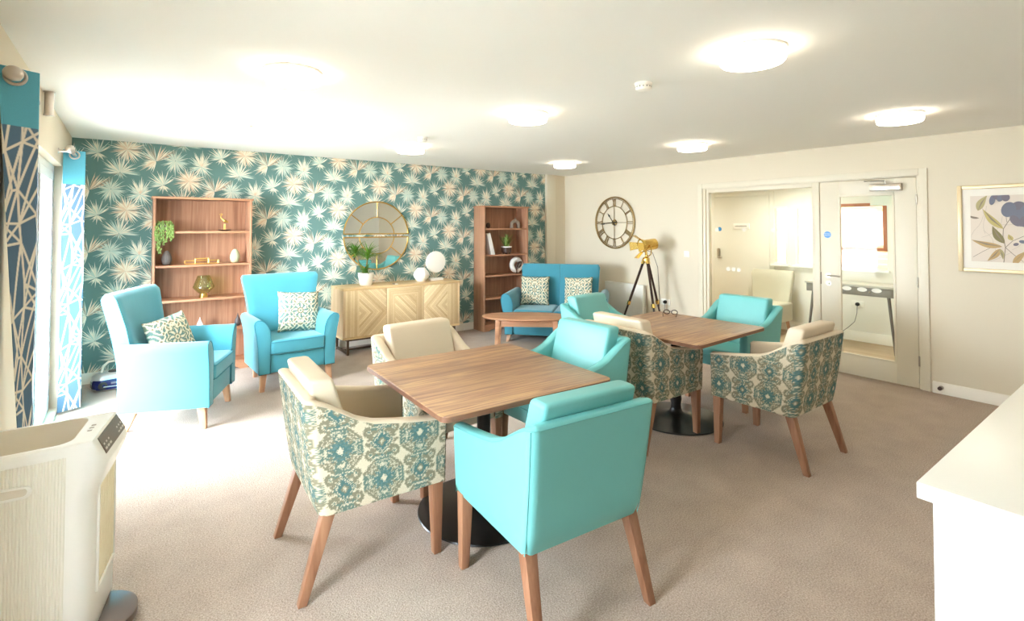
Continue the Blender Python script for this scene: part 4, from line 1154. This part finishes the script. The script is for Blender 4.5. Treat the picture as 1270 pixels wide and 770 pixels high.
def slope_pt(t_, y, up): 
    x = XS+.003+(XL-XS-.012)*t_; return (x+up*.894, y, topz(x)+up*.447)
def slope_slab(y0_, y1_, t0_, t1_, u0, u1):
    p = [slope_pt(t_, y, u) for u in (u0, u1) for (t_, y) in ((t0_, y0_), (t1_, y0_), (t1_, y1_), (t0_, y1_))]
    return p, [(3, 2, 1, 0), (4, 5, 6, 7), (0, 1, 5, 4), (1, 2, 6, 5), (2, 3, 7, 6), (3, 0, 4, 7)]
cpm = MB(); cpm.add(*slope_slab(-.120, .150, .06, 1.0, -.001, .003)); cpn = shear(cpm).build('control_panel', M_pan, pu)
kb = MB()
for yy in (-.100, -.072, -.044, .075, .103, .131):
    for (t_, w_, e_) in ((.80, .010, .06), (.55, .006, .05)): kb.add(*slope_slab(yy-w_, yy+w_, t_-e_, t_+e_, .0028, .0036))
shear(kb).build('buttons', pbr('pale_button_print', (214, 206, 196), .5), cpn)
lv = MB()
for i in range(3): lv.box(.135, .150, -.04+.03*i-.006, -.04+.03*i+.006, .7816, .7830)
shear(lv).build('indicator_marks', pbr('grey_indicator', (176, 166, 152), .6), pu)
ft = MB().loft([rrect(.190, .135, .13, 0.018, .068, 0, 10), rrect(.200, .145, .14, .022, .068, 0, 10), rrect(.200, .145, .14, .050, .068, 0, 10), rrect(.190, .135, .13, .056, .068, 0, 10)])
ft.build('foot_plate', pbr('dark_brown_foot', (96, 76, 66), .35), pu)
for sx in (-.06, .18):
    for sy in (-.09, .09): MB().tube([(sx-.01, sy, .012), (sx+.01, sy, .012)], .012, 12).build('castor', M_rubber, pu)

# ------------------------------------------------------------------ white counter, lower right
wt = MB(); wt.box(1.664, 4.3, -.50, .453, .858, .90, .003)
tag(wt.build('worktop', pbr('white_quartz_worktop', (246, 243, 232), .3)), 'thick white worktop with a square corner at the lower right', 'worktop')
cu = thing('base_cabinet', 'white base cabinet under the worktop at the lower right', 'cabinet', (1.69, -.03, 0))
M_cab = pbr('white_cabinet_board', (243, 241, 234), .4)
MB().box(0, .019, -.44, .455, 0, .857, .001).build('end_panel', M_cab, cu)
MB().box(.0195, 2.57, -.42, .425, .12, .857).build('carcass', M_cab, cu)
MB().box(.03, 2.57, -.38, .385, 0, .119).build('plinth', M_cab, cu)
for k in range(4):
    d_ = MB().box(.024+k*.637, .024+k*.637+.630, .426, .446, .135, .845, .002).build('cabinet_door', M_cab, cu)
    MB().tube([(.24+k*.637, .447, .78), (.24+k*.637, .468, .78), (.40+k*.637, .468, .78), (.40+k*.637, .447, .78)], .005, 8).build('handle', M_steel, d_)

# ------------------------------------------------------------------ radiator, sockets, switch, door stop
rd = thing('radiator', 'white flat panel radiator low on the cream wall under the clock', 'radiator', (X1-.003, 5.215, 0))
rp = MB(); rp.box(-.105, -.080, -.37, .37, .13, .685, .006); rp.box(-.045, -.030, -.37, .37, .13, .685, .004)
rp.build('panel', M_white, rd)
rg = MB()
for i in range(22): rg.box(-.1075, -.1045, -.35+.0333*i-.010, -.35+.0333*i+.010, .165, .65, .0012)
rg.build('pressed_flutes', M_white, rd)
MB().box(-.106, -.028, -.374, .374, .683, .698, .003).build('top_grille', M_white, rd)
rg = MB()
for y in (-.25, .25): rg.box(-.032, 0, y-.02, y+.02, .2, .6)
rg.build('wall_bracket', M_white, rd)
rg = MB()
for y in (-.34, .34): rg.tube([(-.06, y, .15), (-.06, y, .0)], .0075, 10)
rg.build('supply_pipe', M_white, rd)
tag(MB().box(X1-.010, X1, 4.137, 4.219, 1.140, 1.222, .003).box(X1-.014, X1-.010, 4.168, 4.188, 1.165, 1.197, .001).build('light_switch', M_white), 'white square light switch on the wall left of the glazed screen', 'light switch')
def socket(xw, y, z, lb, cordpts):
    t = thing('power_socket', lb, 'socket', (xw, y, z))
    MB().box(-.010, 0, -.073, .073, -.043, .043, .003).build('faceplate', M_white, t)
    MB().box(-.014, -.010, -.055, -.045, .018, .030, .001).box(-.014, -.010, .045, .055, .018, .030, .001).build('rocker', M_white, t)
    p = thing('power_plug', lb.replace('white double socket', 'black plug and cord in the socket'), 'plug', (xw-.010, y, z))
    MB().loft([[(-a, q[0], q[1]) for q in [(s*r*math.cos(2*PI*i/14), r*.95*math.sin(2*PI*i/14)) for s in (1,) for i in range(14)]] for a, r in ((0, .026), (.018, .026), (.034, .018), (.036, .008))]).build('body', M_rubber, p, fixn=True)
    MB().tube(cordpts, .0032, 6).build('cord', M_rubber, p)
socket(X1, 4.524, .49, 'white double socket low on the cream wall beside the tripod lamp', [(-.02, 0, -.02), (-.024, 0, -.1), (-.03, .01, -.25), (-.05, .03, -.38), (-.12, .04, -.472), (-.22, .02, -.484)])
socket(CX, 2.79, .50, 'white double socket on the corridor wall seen through the glazed door', [(-.02, 0, -.02), (-.03, 0, -.12), (-.03, .03, -.24), (-.04, .10, -.32), (-.06, .16, -.38), (-.06, .22, -.48)])
ds = MB().tube([(X1-.017, 1.456, .058), (X1-.050, 1.456, .058)], .009, 12).tube([(X1-.050, 1.456, .058), (X1-.066, 1.456, .058)], .017, 16, m=1).lathe([(0, 0), (.02, 0), (.018, .005), (0, .006)], 20, M=Matrix.Translation((X1-.0165, 1.456, .058)) @ Matrix.Rotation(-PI/2, 4, 'Y'), caps=False)
tag(ds.build('door_stop', [M_steel, M_brown]), 'small metal door stop on the skirting right of the door', 'door stop')

# ------------------------------------------------------------------ tripod spotlight lamp
tl = thing('tripod_lamp', 'brass cinema spotlight lamp on a dark wooden tripod by the cream wall', 'lamp', (5.66, 4.50, 0))
im_r = Vector((.8, -.6, 0)); im_d = Vector((.6, .8, 0)); HUB = 1.10
for th in (157, 277, 37):
    dirv = im_r*math.cos(R(th))+im_d*math.sin(R(th))
    def lp(z, e=0): r = .030+(.385)*(1-z/HUB); return (dirv.x*r, dirv.y*r, z)
    g = MB().tube([lp(HUB), lp(.50)], .021, 4, r2=.021).tube([lp(.52), lp(.0)], .014, 8, r2=.011)
    lo = g.build('leg', wood('dark_tripod_wood_%s' % {157: 'left', 277: 'front', 37: 'right'}[th], [(.3, (44, 30, 24)), (.7, (70, 50, 40))], 2, 14), tl)
    g = MB().tube([lp(.535), lp(.485)], .025, 10).tube([lp(HUB+.01), lp(HUB-.05)], .026, 10)
    g.build('brass_collar', M_brass, lo)
MB().lathe([(0, HUB-.03), (.045, HUB-.03), (.05, HUB), (.045, HUB+.03), (.018, HUB+.045), (.014, HUB+.13), (0, HUB+.13)], 24, caps=False).build('hub', M_brass, tl)
HD = thing('lamp_pivot', '', '', ) if False else None
la = math.atan2(.40, -.96); tilt = R(-7); MH = Matrix.Translation((.01, -.01, 1.305)) @ Matrix.Rotation(la, 4, 'Z') @ Matrix.Rotation(-tilt, 4, 'Y') @ Matrix.Rotation(PI/2, 4, 'Y')
h = MB()
h.lathe([(0, -.135), (.060, -.135), (.072, -.125), (.076, -.10), (.076, .06), (.088, .065), (.092, .075), (.092, .10), (.086, .104), (.080, .10), (.078, .07), (0, .06)], 36, M=MH, caps=False)
h.tube([MH @ Vector((0, -.095, 0)), MH @ Vector((.06, -.10, 0)), MH @ Vector((.125, -.07, 0)), MH @ Vector((.155, 0, 0)), MH @ Vector((.125, .07, 0)), MH @ Vector((.06, .10, 0)), MH @ Vector((0, .095, 0))], .008, 8)
ho = h.build('spotlight_head', M_brass, tl)
MB().lathe([(0, .082), (.04, .090), (.078, .088)], 28, M=MH, caps=False).build('lens', pbr('pearly_lens', (250, 240, 214), .2), ho)
for a in (0, 90, 180, 270):
    f = MB(); Mf = MH @ Matrix.Rotation(R(a), 4, 'Z') @ Matrix.Translation((.088, 0, .098)) @ Matrix.Rotation(R(38 if a != 90 else 20), 4, 'Y')
    f.prism([(-.045, 0), (.045, 0), (.062, .11), (-.062, .11)], -.0012, .0012, 'x', M=Mf); f.build('barn_door', M_brass, ho)
MB().tube([(-.09, .03, 1.27), (.06, -.06, 1.20), (.13, -.09, 1.0), (.15, -.10, .6), (.20, -.05, .20), (.28, .02, .01)], .0035, 6).build('cord', M_brown, tl)

# ------------------------------------------------------------------ things on the left bookcase
def egg(name, lb, x, y, z, rm, h, mat, rib=14, amp=.03):
    o = MB().lathe([(0, 0), (rm*.55, 0), (rm*.82, h*.12), (rm, h*.36), (rm*.93, h*.58), (rm*.68, h*.82), (rm*.36, h*.96), (rm*.16, h), (0, h*.985)], 56, (0, 0, 0), caps=False, rib=rib, ribamp=amp).build(name, mat, loc=(x, y, z), angle=80)
    return tag(o, lb, 'vase')
egg('ribbed_vase', 'dark grey ribbed egg-shaped vase on the left bookcase, under the trailing plant', .333, 6.44, 1.153, .046, .150, M_charcoal)
egg('ribbed_vase', 'pale sage ribbed egg-shaped vase at the right of the left bookcase', .967, 6.44, 1.153, .050, .152, M_sage)
def teardrop(lb, x, y, z, r, h, mat):
    o = MB().lathe([(0, 0), (r*.6, 0), (r*.95, h*.16), (r, h*.28), (r*.82, h*.46), (r*.4, h*.68), (r*.16, h*.86), (0.002, h)], 32, caps=False).build('teardrop_ornament', mat, loc=(x, y, z), angle=80)
    return tag(o, lb, 'ornament')
teardrop('dark grey teardrop ornament low at the right of the left bookcase', 1.003, 6.44, .452, .034, .140, M_dark)
teardrop('white teardrop ornament low on the left bookcase above the armchair arm', .640, 6.44, .452, .034, .130, M_porcelain)
t = thing('trailing_plant', 'trailing green string plant hanging over the top shelf of the left bookcase', 'plant', (.305, 6.39, 1.506))
MB().lathe([(0, 0), (.040, 0), (.052, .075), (.048, .075), (.044, .06), (0, .06)], 24, caps=False).build('pot', M_porcelain, t)
for k in range(15):
    a = R(-170+160*k/14)+random.uniform(-.1, .1); q = MB(); L = random.uniform(.10, .27) if k not in (3, 4, 5) else .30
    if k > 9: L = random.uniform(.1, .2)
    px, py = .048*math.cos(a), .045*math.sin(a); pts = [(px*.5, py*.5, .075), (px*1.1, py*1.1, .098), (px*1.45, py*1.4, .07)]
    ex, ey = px*1.5, -abs(py)*1.2-.028 if True else 0
    ey = min(ey, -.095)
    for j in range(1, 9): pts.append((ex+.004*math.sin(j*2+k), ey, .07-L*j/8))
    q.tube(pts, .0016, 5)
    for j in range(26):
        s = 1+j/26*(len(pts)-2.01); i = int(s); f = s-i; p = Vector(pts[i]).lerp(Vector(pts[i+1]), f)
        q.ball((p.x+random.uniform(-.009, .009), p.y+random.uniform(-.008, .004), p.z+random.uniform(-.006, .006)), random.uniform(.006, .0095), 6)
    q.build('stem', M_leafpale, t, angle=80)
t = thing('crane_figurine', 'small gold crane figurine standing on a dish on the left bookcase', 'figurine', (.862, 6.44, 1.506))
MB().lathe([(0, .0), (.03, 0), (.062, .010), (.066, .014), (.058, .013), (.03, .006), (0, .006)], 28, caps=False, sx=1.0, sy=.75).build('dish', M_darkmetal, t)
b = MB()
b.tube([(-.006, 0, .008), (-.005, 0, .075)], .004, 8).tube([(.008, .004, .008), (.004, .003, .075)], .004, 8)
b.tube([(.036, 0, .088), (.022, 0, .102), (.002, 0, .106), (-.012, 0, .118), (-.030, 0, .134), (-.040, 0, .150), (-.038, 0, .168), (-.026, 0, .180), (-.030, 0, .188)], [.002, .013, .018, .012, .006, .005, .005, .005, .007], 12)
b.tube([(-.030, 0, .188), (-.040, 0, .186), (-.058, 0, .180)], [.007, .004, .001], 8)
b.build('crane', M_gold, t, angle=60)
t = thing('candle_rack', 'low gold wire rack ornament in the middle of the left bookcase', 'ornament', (.648, 6.44, 1.153))
b = MB()
def wbox(b, x0, x1, y0, y1, z0, z1, r):
    for z in (z0, z1): b.tube([(x0, y0, z), (x1, y0, z), (x1, y1, z), (x0, y1, z)], r, 6, closed=True)
    for x in (x0, x1):
        for y in (y0, y1): b.tube([(x, y, z0), (x, y, z1)], r, 6)
wbox(b, -.155, .155, -.03, .03, .004, .036, .0035); wbox(b, -.062, .062, -.036, .036, .004, .058, .004); b.build('wire_frame', M_gold, t)
gm = glass('green_tinted_glass', (240, 245, 226), 0.05, 0.05, 0.5)
t = thing('glass_lantern', 'green glass lantern vase with gold foot on the middle shelf of the left bookcase', 'lantern', (.669, 6.44, .793))
MB().lathe([(.034, .040), (.058, .055), (.098, .100), (.102, .112), (.098, .124), (.060, .230), (.057, .232), (.094, .122), (.098, .112), (.094, .104), (.054, .060), (.0, .045)], 40, caps=False).build('glass_shade', gm, t, angle=60)
MB().lathe([(0, 0), (.043, 0), (.043, .010), (.037, .014), (.037, .043), (0, .043)], 32, caps=False).build('foot', M_gold, t)

# ------------------------------------------------------------------ things on the right bookcase
o = MB().ball((0, 0, .044), .036, 24, s=(1, 1, 1.22)).build('pebble_vase', M_brown, loc=(4.372, 6.43, 1.5245), angle=80); tag(o, 'small dark brown round ornament at the left of the right bookcase top shelf', 'ornament')
arc = [(.066*math.cos(R(a)), 0, .062+.052*math.sin(R(a))) for a in np.linspace(0, 180, 16)]
t = thing('arch_vase', 'greyish stone arch vase with a small neck on the right bookcase top shelf', 'vase', (4.885, 6.43, 1.524))
MB().tube([(.066, 0, .0), (.066, 0, .03)]+arc+[(-.066, 0, .03), (-.066, 0, 0)], .027, 14).build('arch', M_sand, t)
MB().lathe([(.013, .130), (.011, .150), (.016, .162), (.012, .162), (.008, .150)], 16, caps=False).build('neck', M_sand, t)
t = thing('white_book', 'tall white book leaning against the side of the right bookcase', 'book', (4.318, 6.44, 1.129), 0)
Mb = Matrix.Translation((.118, 0, .0)) @ Matrix.Rotation(R(-15.5), 4, 'Y') @ Matrix.Translation((-.060, 0, 0))
MB().box(0, .056, -.10, .10, .006, .335, .002, M=Mb).build('pages', pbr('page_block', (236, 230, 218), .9), t)
MB().box(-.003, 0, -.104, .104, .004, .340, .001, M=Mb).box(.056, .059, -.104, .104, .004, .340, .001, M=Mb).box(-.003, .059, -.106, -.102, .004, .340, .001, M=Mb).build('cover', pbr('white_book_cover', (236, 232, 226), .5), t)
t = thing('potted_succulent', 'spiky green succulent in a brown footed pot on the right bookcase', 'plant', (4.715, 6.43, 1.129))
MB().lathe([(0, .018), (.066, .018), (.078, .030), (.080, .098), (.0, .098)], 32, caps=False).build('pot', M_brown, t)
MB().lathe([(.080, .098), (.082, .100), (.082, .118), (.076, .118), (.074, .106), (0, .106)], 32, caps=False).build('pot_rim', M_porcelain, t)
f = MB()
for a in (45, 135, 225, 315): f.tube([(.05*math.cos(R(a)), .05*math.sin(R(a)), 0), (.05*math.cos(R(a)), .05*math.sin(R(a)), .022)], .010, 8)
f.build('feet', M_brown, t)
def blade(b, base, az, el, L, w, curve=.2, n=7):
    d0 = Vector((math.cos(az), math.sin(az), 0)); up = Vector((0, 0, 1)); side = d0.cross(up); P = Vector(base); e = el; vs = []; st = L/n
    for i in range(n+1):
        t_ = i/n; ww = w*(1-t_)**.7*(.6+.8*min(1, t_*3)) if i < n else .0004
        nrm_ = (up*math.cos(e)-d0*math.sin(e)); vs += [P-side*ww, P+nrm_*(-ww*.45), P+side*ww, P+nrm_*(.1*ww)]
        P = P+(d0*math.cos(e)+up*math.sin(e))*st; e -= curve*(1.0/n)*2.2
    fs = [(i*4+j, i*4+(j+1) % 4, i*4+4+(j+1) % 4, i*4+4+j) for i in range(n) for j in range(4)]
    b.add(vs, fs)
f = MB()
for k in range(26): blade(f, (random.uniform(-.03, .03), random.uniform(-.03, .03), .108), k*2.4, R(random.uniform(52, 86)), random.uniform(.14, .23), random.uniform(.011, .016), .12)
f.build('leaves', M_leafpale, t, angle=70)
t = thing('ring_sculpture', 'white ring sculpture with a brown curved leaf in it on the right bookcase', 'ornament', (4.905, 6.43, .822))
f = MB().torus((0, 0, .128), .086, .040, 'y', 44, 14); f.build('ring', M_porcelain, t)
MB().tube([(-.006, -.028, .004), (-.022, -.034, .05), (-.030, -.045, .10), (-.010, -.05, .150), (.035, -.05, .172), (.075, -.048, .178), (.06, -.05, .150), (.05, -.048, .115), (.025, -.046, .09), (.0, -.044, .10)], [.010, .014, .018, .02, .016, .005, .010, .014, .010, .004], 10).build('leaf_form', M_brown, t)

# ------------------------------------------------------------------ things on the sideboard
SZ = .806
t = thing('potted_dracaena', 'green dracaena with two leaf tufts in a white pot on the sideboard', 'plant', (2.446, 6.37, SZ))
MB().lathe([(0, 0), (.066, 0), (.078, .010), (.097, .150), (.100, .158), (.094, .160), (.088, .140), (0, .138)], 36, caps=False).build('pot', M_porcelain, t, angle=60)
MB().lathe([(0, .139), (.087, .139), (.087, .142), (0, .144)], 24, caps=False).build('soil', M_soil, t)
s1 = [(-.03, -.01, .14), (-.07, -.01, .24), (-.115, -.01, .33), (-.140, -.01, .41)]; s2 = [(.01, 0, .14), (.012, 0, .25), (.018, 0, .36)]
MB().tube(s1, .011, 8, r2=.009).build('stem', M_stem, t); MB().tube(s2, .012, 8, r2=.009).build('stem', M_stem, t)
for (top_, nb_, L0, L1) in (((-.140, -.01, .40), 44, .14, .24), ((.018, 0, .34), 60, .19, .31), ((-.02, -.02, .15), 44, .10, .20)):
    f = MB()
    for k in range(nb_): blade(f, (top_[0]+random.uniform(-.008, .008), top_[1]+random.uniform(-.008, .008), top_[2]+random.uniform(-.02, .03)), k*2.39996, R(random.uniform(22, 84)), random.uniform(L0, L1), random.uniform(.006, .0095), random.uniform(.3, .8), 8)
    f.build('leaf_tuft', M_leafdark if nb_ != 60 else M_leaf, t, angle=80)
o = MB().lathe([(0, 0), (.060, 0), (.098, .050), (.112, .088), (.100, .120), (.062, .168), (.050, .184), (.044, .184), (.054, .165), (.08, .125), (0, .06)], 12, caps=False).build('facet_vase', M_porcelain, loc=(3.229, 6.37, SZ), angle=15)
tag(o, 'small white faceted round vase on the sideboard', 'vase')
t = thing('disc_sculpture', 'white textured disc sculpture on pins and a white base on the sideboard', 'ornament', (3.457, 6.38, SZ))
MB().box(-.098, .098, -.045, .045, 0, .032, .003).build('base', M_porcelain, t)
f = MB()
for x in (-.06, -.02, .02, .06): f.tube([(x, 0, .03), (x*1.05, 0, .15)], .0028, 6)
f.build('pins', M_steel, t)
MB().lathe([(0, -.019), (.12, -.021), (.146, -.018), (.152, 0), (.146, .018), (.12, .021), (0, .019)], 48, M=Matrix.Translation((-.005, 0, .252)) @ Matrix.Rotation(PI/2, 4, 'X'), caps=False).build('disc', pbr('white_coral_disc', (242, 238, 228), .7, bump=.9, bscale=90), t)
t = thing('small_tag', 'tiny white and brown tag lying at the middle of the sideboard top', 'tag', (2.78, 6.22, SZ))
MB().box(-.035, -.008, -.012, .012, 0, .018, .003).build('clip', M_sand, t)
MB().box(-.008, .036, -.012, .012, 0, .008, .001).build('card', M_porcelain, t)

# ------------------------------------------------------------------ spectacles on the farther table
t = thing('spectacles', 'brown framed spectacles lying on the farther table', 'spectacles', (4.01, 2.915, .752), R(-58))
f = MB()
for sx in (-1, 1):
    f.tube([(sx*.034+.026*math.cos(a), 0+.004, .022+.019*math.sin(a)) for a in np.linspace(0, 2*PI, 20)[:-1]], .0048, 6, closed=True)
f.tube([(-.009, .004, .026), (0, .002, .030), (.009, .004, .026)], .003, 6)
f.build('rims', M_brown, t)
for sx in (-1, 1): MB().tube([(sx*.062, .004, .026), (sx*.064, -.06, .020), (sx*.058, -.12, .012), (sx*.055, -.14, .004)], .0028, 6).build('temple', M_brown, t)

# ------------------------------------------------------------------ portable stereo on the floor by the curtain
t = thing('portable_stereo', 'silver and dark blue portable stereo with handle on the floor by the curtain', 'stereo', (-.075, 6.29, 0), R(10))
M_sil = pbr('silver_plastic', (196, 192, 190), .3, metal=.5); M_nav = pbr('navy_gloss_plastic', (34, 38, 92), .2)
MB().loft([rrect(.165, .085, .07, .012, 0, 0, 6), rrect(.178, .097, .08, .03, 0, 0, 6), rrect(.180, .10, .08, .085, 0, 0, 6), rrect(.170, .09, .075, .135, 0, 0, 6), rrect(.145, .07, .06, .158, 0, 0, 6), rrect(.12, .05, .04, .163, 0, 0, 6)]).build('body', M_sil, t, angle=50)
fp = MB().loft([rrect(.166, .103, .085, .022, 0, -.002, 8), rrect(.181, .106, .085, .04, 0, -.002, 8), rrect(.182, .106, .085, .085, 0, -.002, 8), rrect(.172, .1, .08, .112, 0, -.002, 8)]); fpo = fp.build('front_panel', M_nav, t, angle=50)
for x in (-.105, .105): MB().lathe([(0, 0), (.036, 0), (.036, .004), (.03, .006), (0, .002)], 24, M=Matrix.Translation((x, -.104, .062)) @ Matrix.Rotation(PI/2, 4, 'X'), caps=False).build('speaker_cone', M_rubber, fpo)
MB().box(-.045, .045, -.1125, -.106, .068, .088, .003).build('display', pbr('grey_display', (120, 122, 138), .2), fpo)
MB().tube([(-.10, -.105, .052), (0, -.112, .046), (.10, -.105, .052)], .005, 8).build('trim_strip', M_sil, fpo)
MB().tube([(-.10, .02, .15), (-.085, .02, .22), (-.045, .02, .256), (.045, .02, .256), (.085, .02, .22), (.10, .02, .15)], [.013, .012, .011, .011, .012, .013], 10).build('handle', pbr('cream_handle', (214, 206, 186), .5), t)
MB().lathe([(0, .160), (.052, .160), (.048, .172), (0, .175)], 28, caps=False).build('disc_lid', M_rubber, t)
MB().tube([(.16, .05, .03), (.22, .0, .006), (.26, -.07, .005), (.20, -.13, .005), (.24, -.16, .005), (.16, -.17, .005)], .0035, 6).build('cord', M_rubber, t)
t = thing('extension_block', 'small dark plug block on the floor between the portable stereo and the left armchair', 'plug', (.135, 6.20, 0), R(25))
MB().box(-.05, .05, -.024, .024, .002, .052, .008).build('body', M_rubber, t)
MB().tube([(.05, 0, .02), (.10, .02, .006), (.14, .05, .006), (.13, .075, .006)], .004, 6).build('cord', M_rubber, t)

# ------------------------------------------------------------------ beyond the glass: corridor door, plates, console table, chair
d2 = bpy.data.objects.new('door_2', None); C.objects.link(d2); d2.location = (CX, 4.44, 0); struct(d2)
MB().box(-.030, -.001, -.46, .46, .004, 2.04, .002).build('leaf', M_wallw, d2)
f = MB(); f.box(-.018, 0, -.53, -.462, 0, 2.1, .003).box(-.018, 0, .462, .53, 0, 2.1, .003).box(-.018, 0, -.462, .462, 2.044, 2.1, .003); f.build('architrave', M_wallw, d2)
MB().box(-.048, -.030, -.155, .115, 1.512, 1.606, .003).build('name_plate', pbr('satin_name_plate', (250, 248, 244), .3), d2)
f = MB(); rs_ = random.Random(2)
x = -.080
while x < .10:
    w_ = rs_.uniform(.006, .014); f.box(-.0492, -.048, -x-w_, -x, 1.552, 1.552+rs_.choice((.014, .020)), 0); x += w_+.005
f.build('plate_lettering', M_greyprint, d2)
MB().lathe([(0, 0), (.035, 0), (.035, .0015), (0, .0015)], 24, M=Matrix.Translation((-.0305, .365, 1.511)) @ Matrix.Rotation(-PI/2, 4, 'Y'), caps=False).build('fire_door_sign', M_blue, d2)
f = MB(); f.prism([(.020*math.cos(a)+.385, 1.17+.020*math.sin(a)) for a in np.linspace(0, PI, 9)]+[(.365, 1.03), (.405, 1.03)], -.055, -.030, 'x', .003)
kp = f.build('keypad_lock', M_steel, d2)
f = MB()
for i in range(2):
    for j in range(5): f.box(-.058, -.055, .372+.015*i, .382+.015*i, 1.08+.02*j, 1.09+.02*j, .001)
f.tube([(-.055, .385, 1.045), (-.085, .385, 1.045), (-.085, .30, 1.045)], .008, 8)
f.build('keypad_buttons', M_steel, kp)
t = thing('console_table', 'grey console table with splayed legs in the corridor seen through the door glass', 'console table', (7.60, 2.70, 0))
M_grey = pbr('grey_painted_wood', (150, 146, 144), .5); M_greyd = pbr('dark_grey_metal_leg', (112, 106, 102), .4, metal=.4)
MB().box(-.20, .20, -.52, .52, .795, .825, .004).build('tabletop', pbr('pale_grey_top', (206, 204, 198), .4), t)
MB().box(-.185, .185, -.50, .50, .690, .795, .003).build('apron', M_grey, t)
for y in (-.25, .25):
    dwr = MB().box(-.192, -.1855, y-.22, y+.22, .700, .786, .002).build('drawer', M_grey, t)
    MB().ball((-.203, y, .742), .012, 12).build('knob', M_steel, dwr)
for sx in (-1, 1):
    for sy in (-1, 1): MB().tube([(sx*.14, sy*.43, .692), (sx*.17, sy*.50, 0)], .019, 10, r2=.013).build('leg', M_greyd, t)
t = thing('lounge_chair', 'pale tub seat in the bright corridor behind the glazed side screen', 'chair', (7.55, 3.86, 0), R(90))
M_pale = pbr('pale_grey_vinyl', (214, 210, 192), .6)
MB().loft(puff(.30, .27, .18, .45, .03)).build('seat', M_pale, t, angle=50)
bk = []
for i in range(9):
    z = .40+.50*i/8; hw_ = .27+.05*(i/8); bk.append(rrect(hw_-(.02 if i == 8 else 0), .045-(.02 if i == 8 else 0), .024, z, 0, -.235-.05*i/8, 5))
MB().loft(bk).build('backrest', M_pale, t, angle=50)
for sx in (-1, 1):
    for sy in (-1, 1): MB().leg((sx*.24, sy*.21, .19), (sx*.26, sy*.23, 0), .02, .014).build('leg', M_legpale, t)
cl = thing('corridor_light', 'flush round ceiling light in the corridor seen through the side screen', 'ceiling light', (7.25, 3.58, CH2))
MB().lathe([(0, 0), (.148, 0), (.150, -.040), (.143, -.046)], 40, caps=False).build('housing', M_lightrim, cl)
MB().lathe([(.143, -.042), (.134, -.056), (.10, -.060), (0, -.062)], 40, caps=False).build('diffuser', M_diffc, cl)

for yy, lb in ((1.4, 'added unseen corridor fill light beyond the wall behind the framed picture'), (5.6, 'added unseen corridor fill light beyond the wall behind the clock')): dup(cl, (7.2, yy, CH2), 0, lb)  # unseen copies of the corridor light, added to brighten the corridor

# ------------------------------------------------------------------ daylight
wld = bpy.data.worlds.new('overcast_sky'); SC.world = wld; wld.use_nodes = True
bg = wld.node_tree.nodes['Background']; bg.inputs['Color'].default_value = (*lin((236, 244, 255)), 1); bg.inputs['Strength'].default_value = 24.0
def portal(y0, y1, z0, z1, x, rot):
    l = bpy.data.lights.new('window_portal', 'AREA'); l.shape = 'RECTANGLE'; l.size = z1-z0; l.size_y = y1-y0
    l.cycles.is_portal = True
    o = bpy.data.objects.new('window_portal', l); C.objects.link(o); o.location = (x, (y0+y1)/2, (z0+z1)/2); o.rotation_euler = (0, rot, 0)
portal(WY0, WY1, WZ0, WZ1, X0-T-.01, R(-90)); portal(NY0, NY1, .03, WZ1, X0-T-.01, R(-90))
for (y0_, y1_, z0_, z1_) in OPEN: portal(y0_, y1_, z0_, z1_, CX+T+.01, R(90))

SC.view_settings.view_transform = 'Standard'; SC.view_settings.look = 'None'
SC.view_settings.exposure = 1.52; SC.view_settings.gamma = 1.0; SC.view_settings.use_curve_mapping = False
SC.cycles.use_denoising = True
SC.cycles.max_bounces = 10; SC.cycles.diffuse_bounces = 6; SC.cycles.glossy_bounces = 5; SC.cycles.transparent_max_bounces = 12; SC.cycles.transmission_bounces = 8
SC.cycles.sample_clamp_indirect = 8.0; SC.cycles.caustics_reflective = False; SC.cycles.caustics_refractive = False
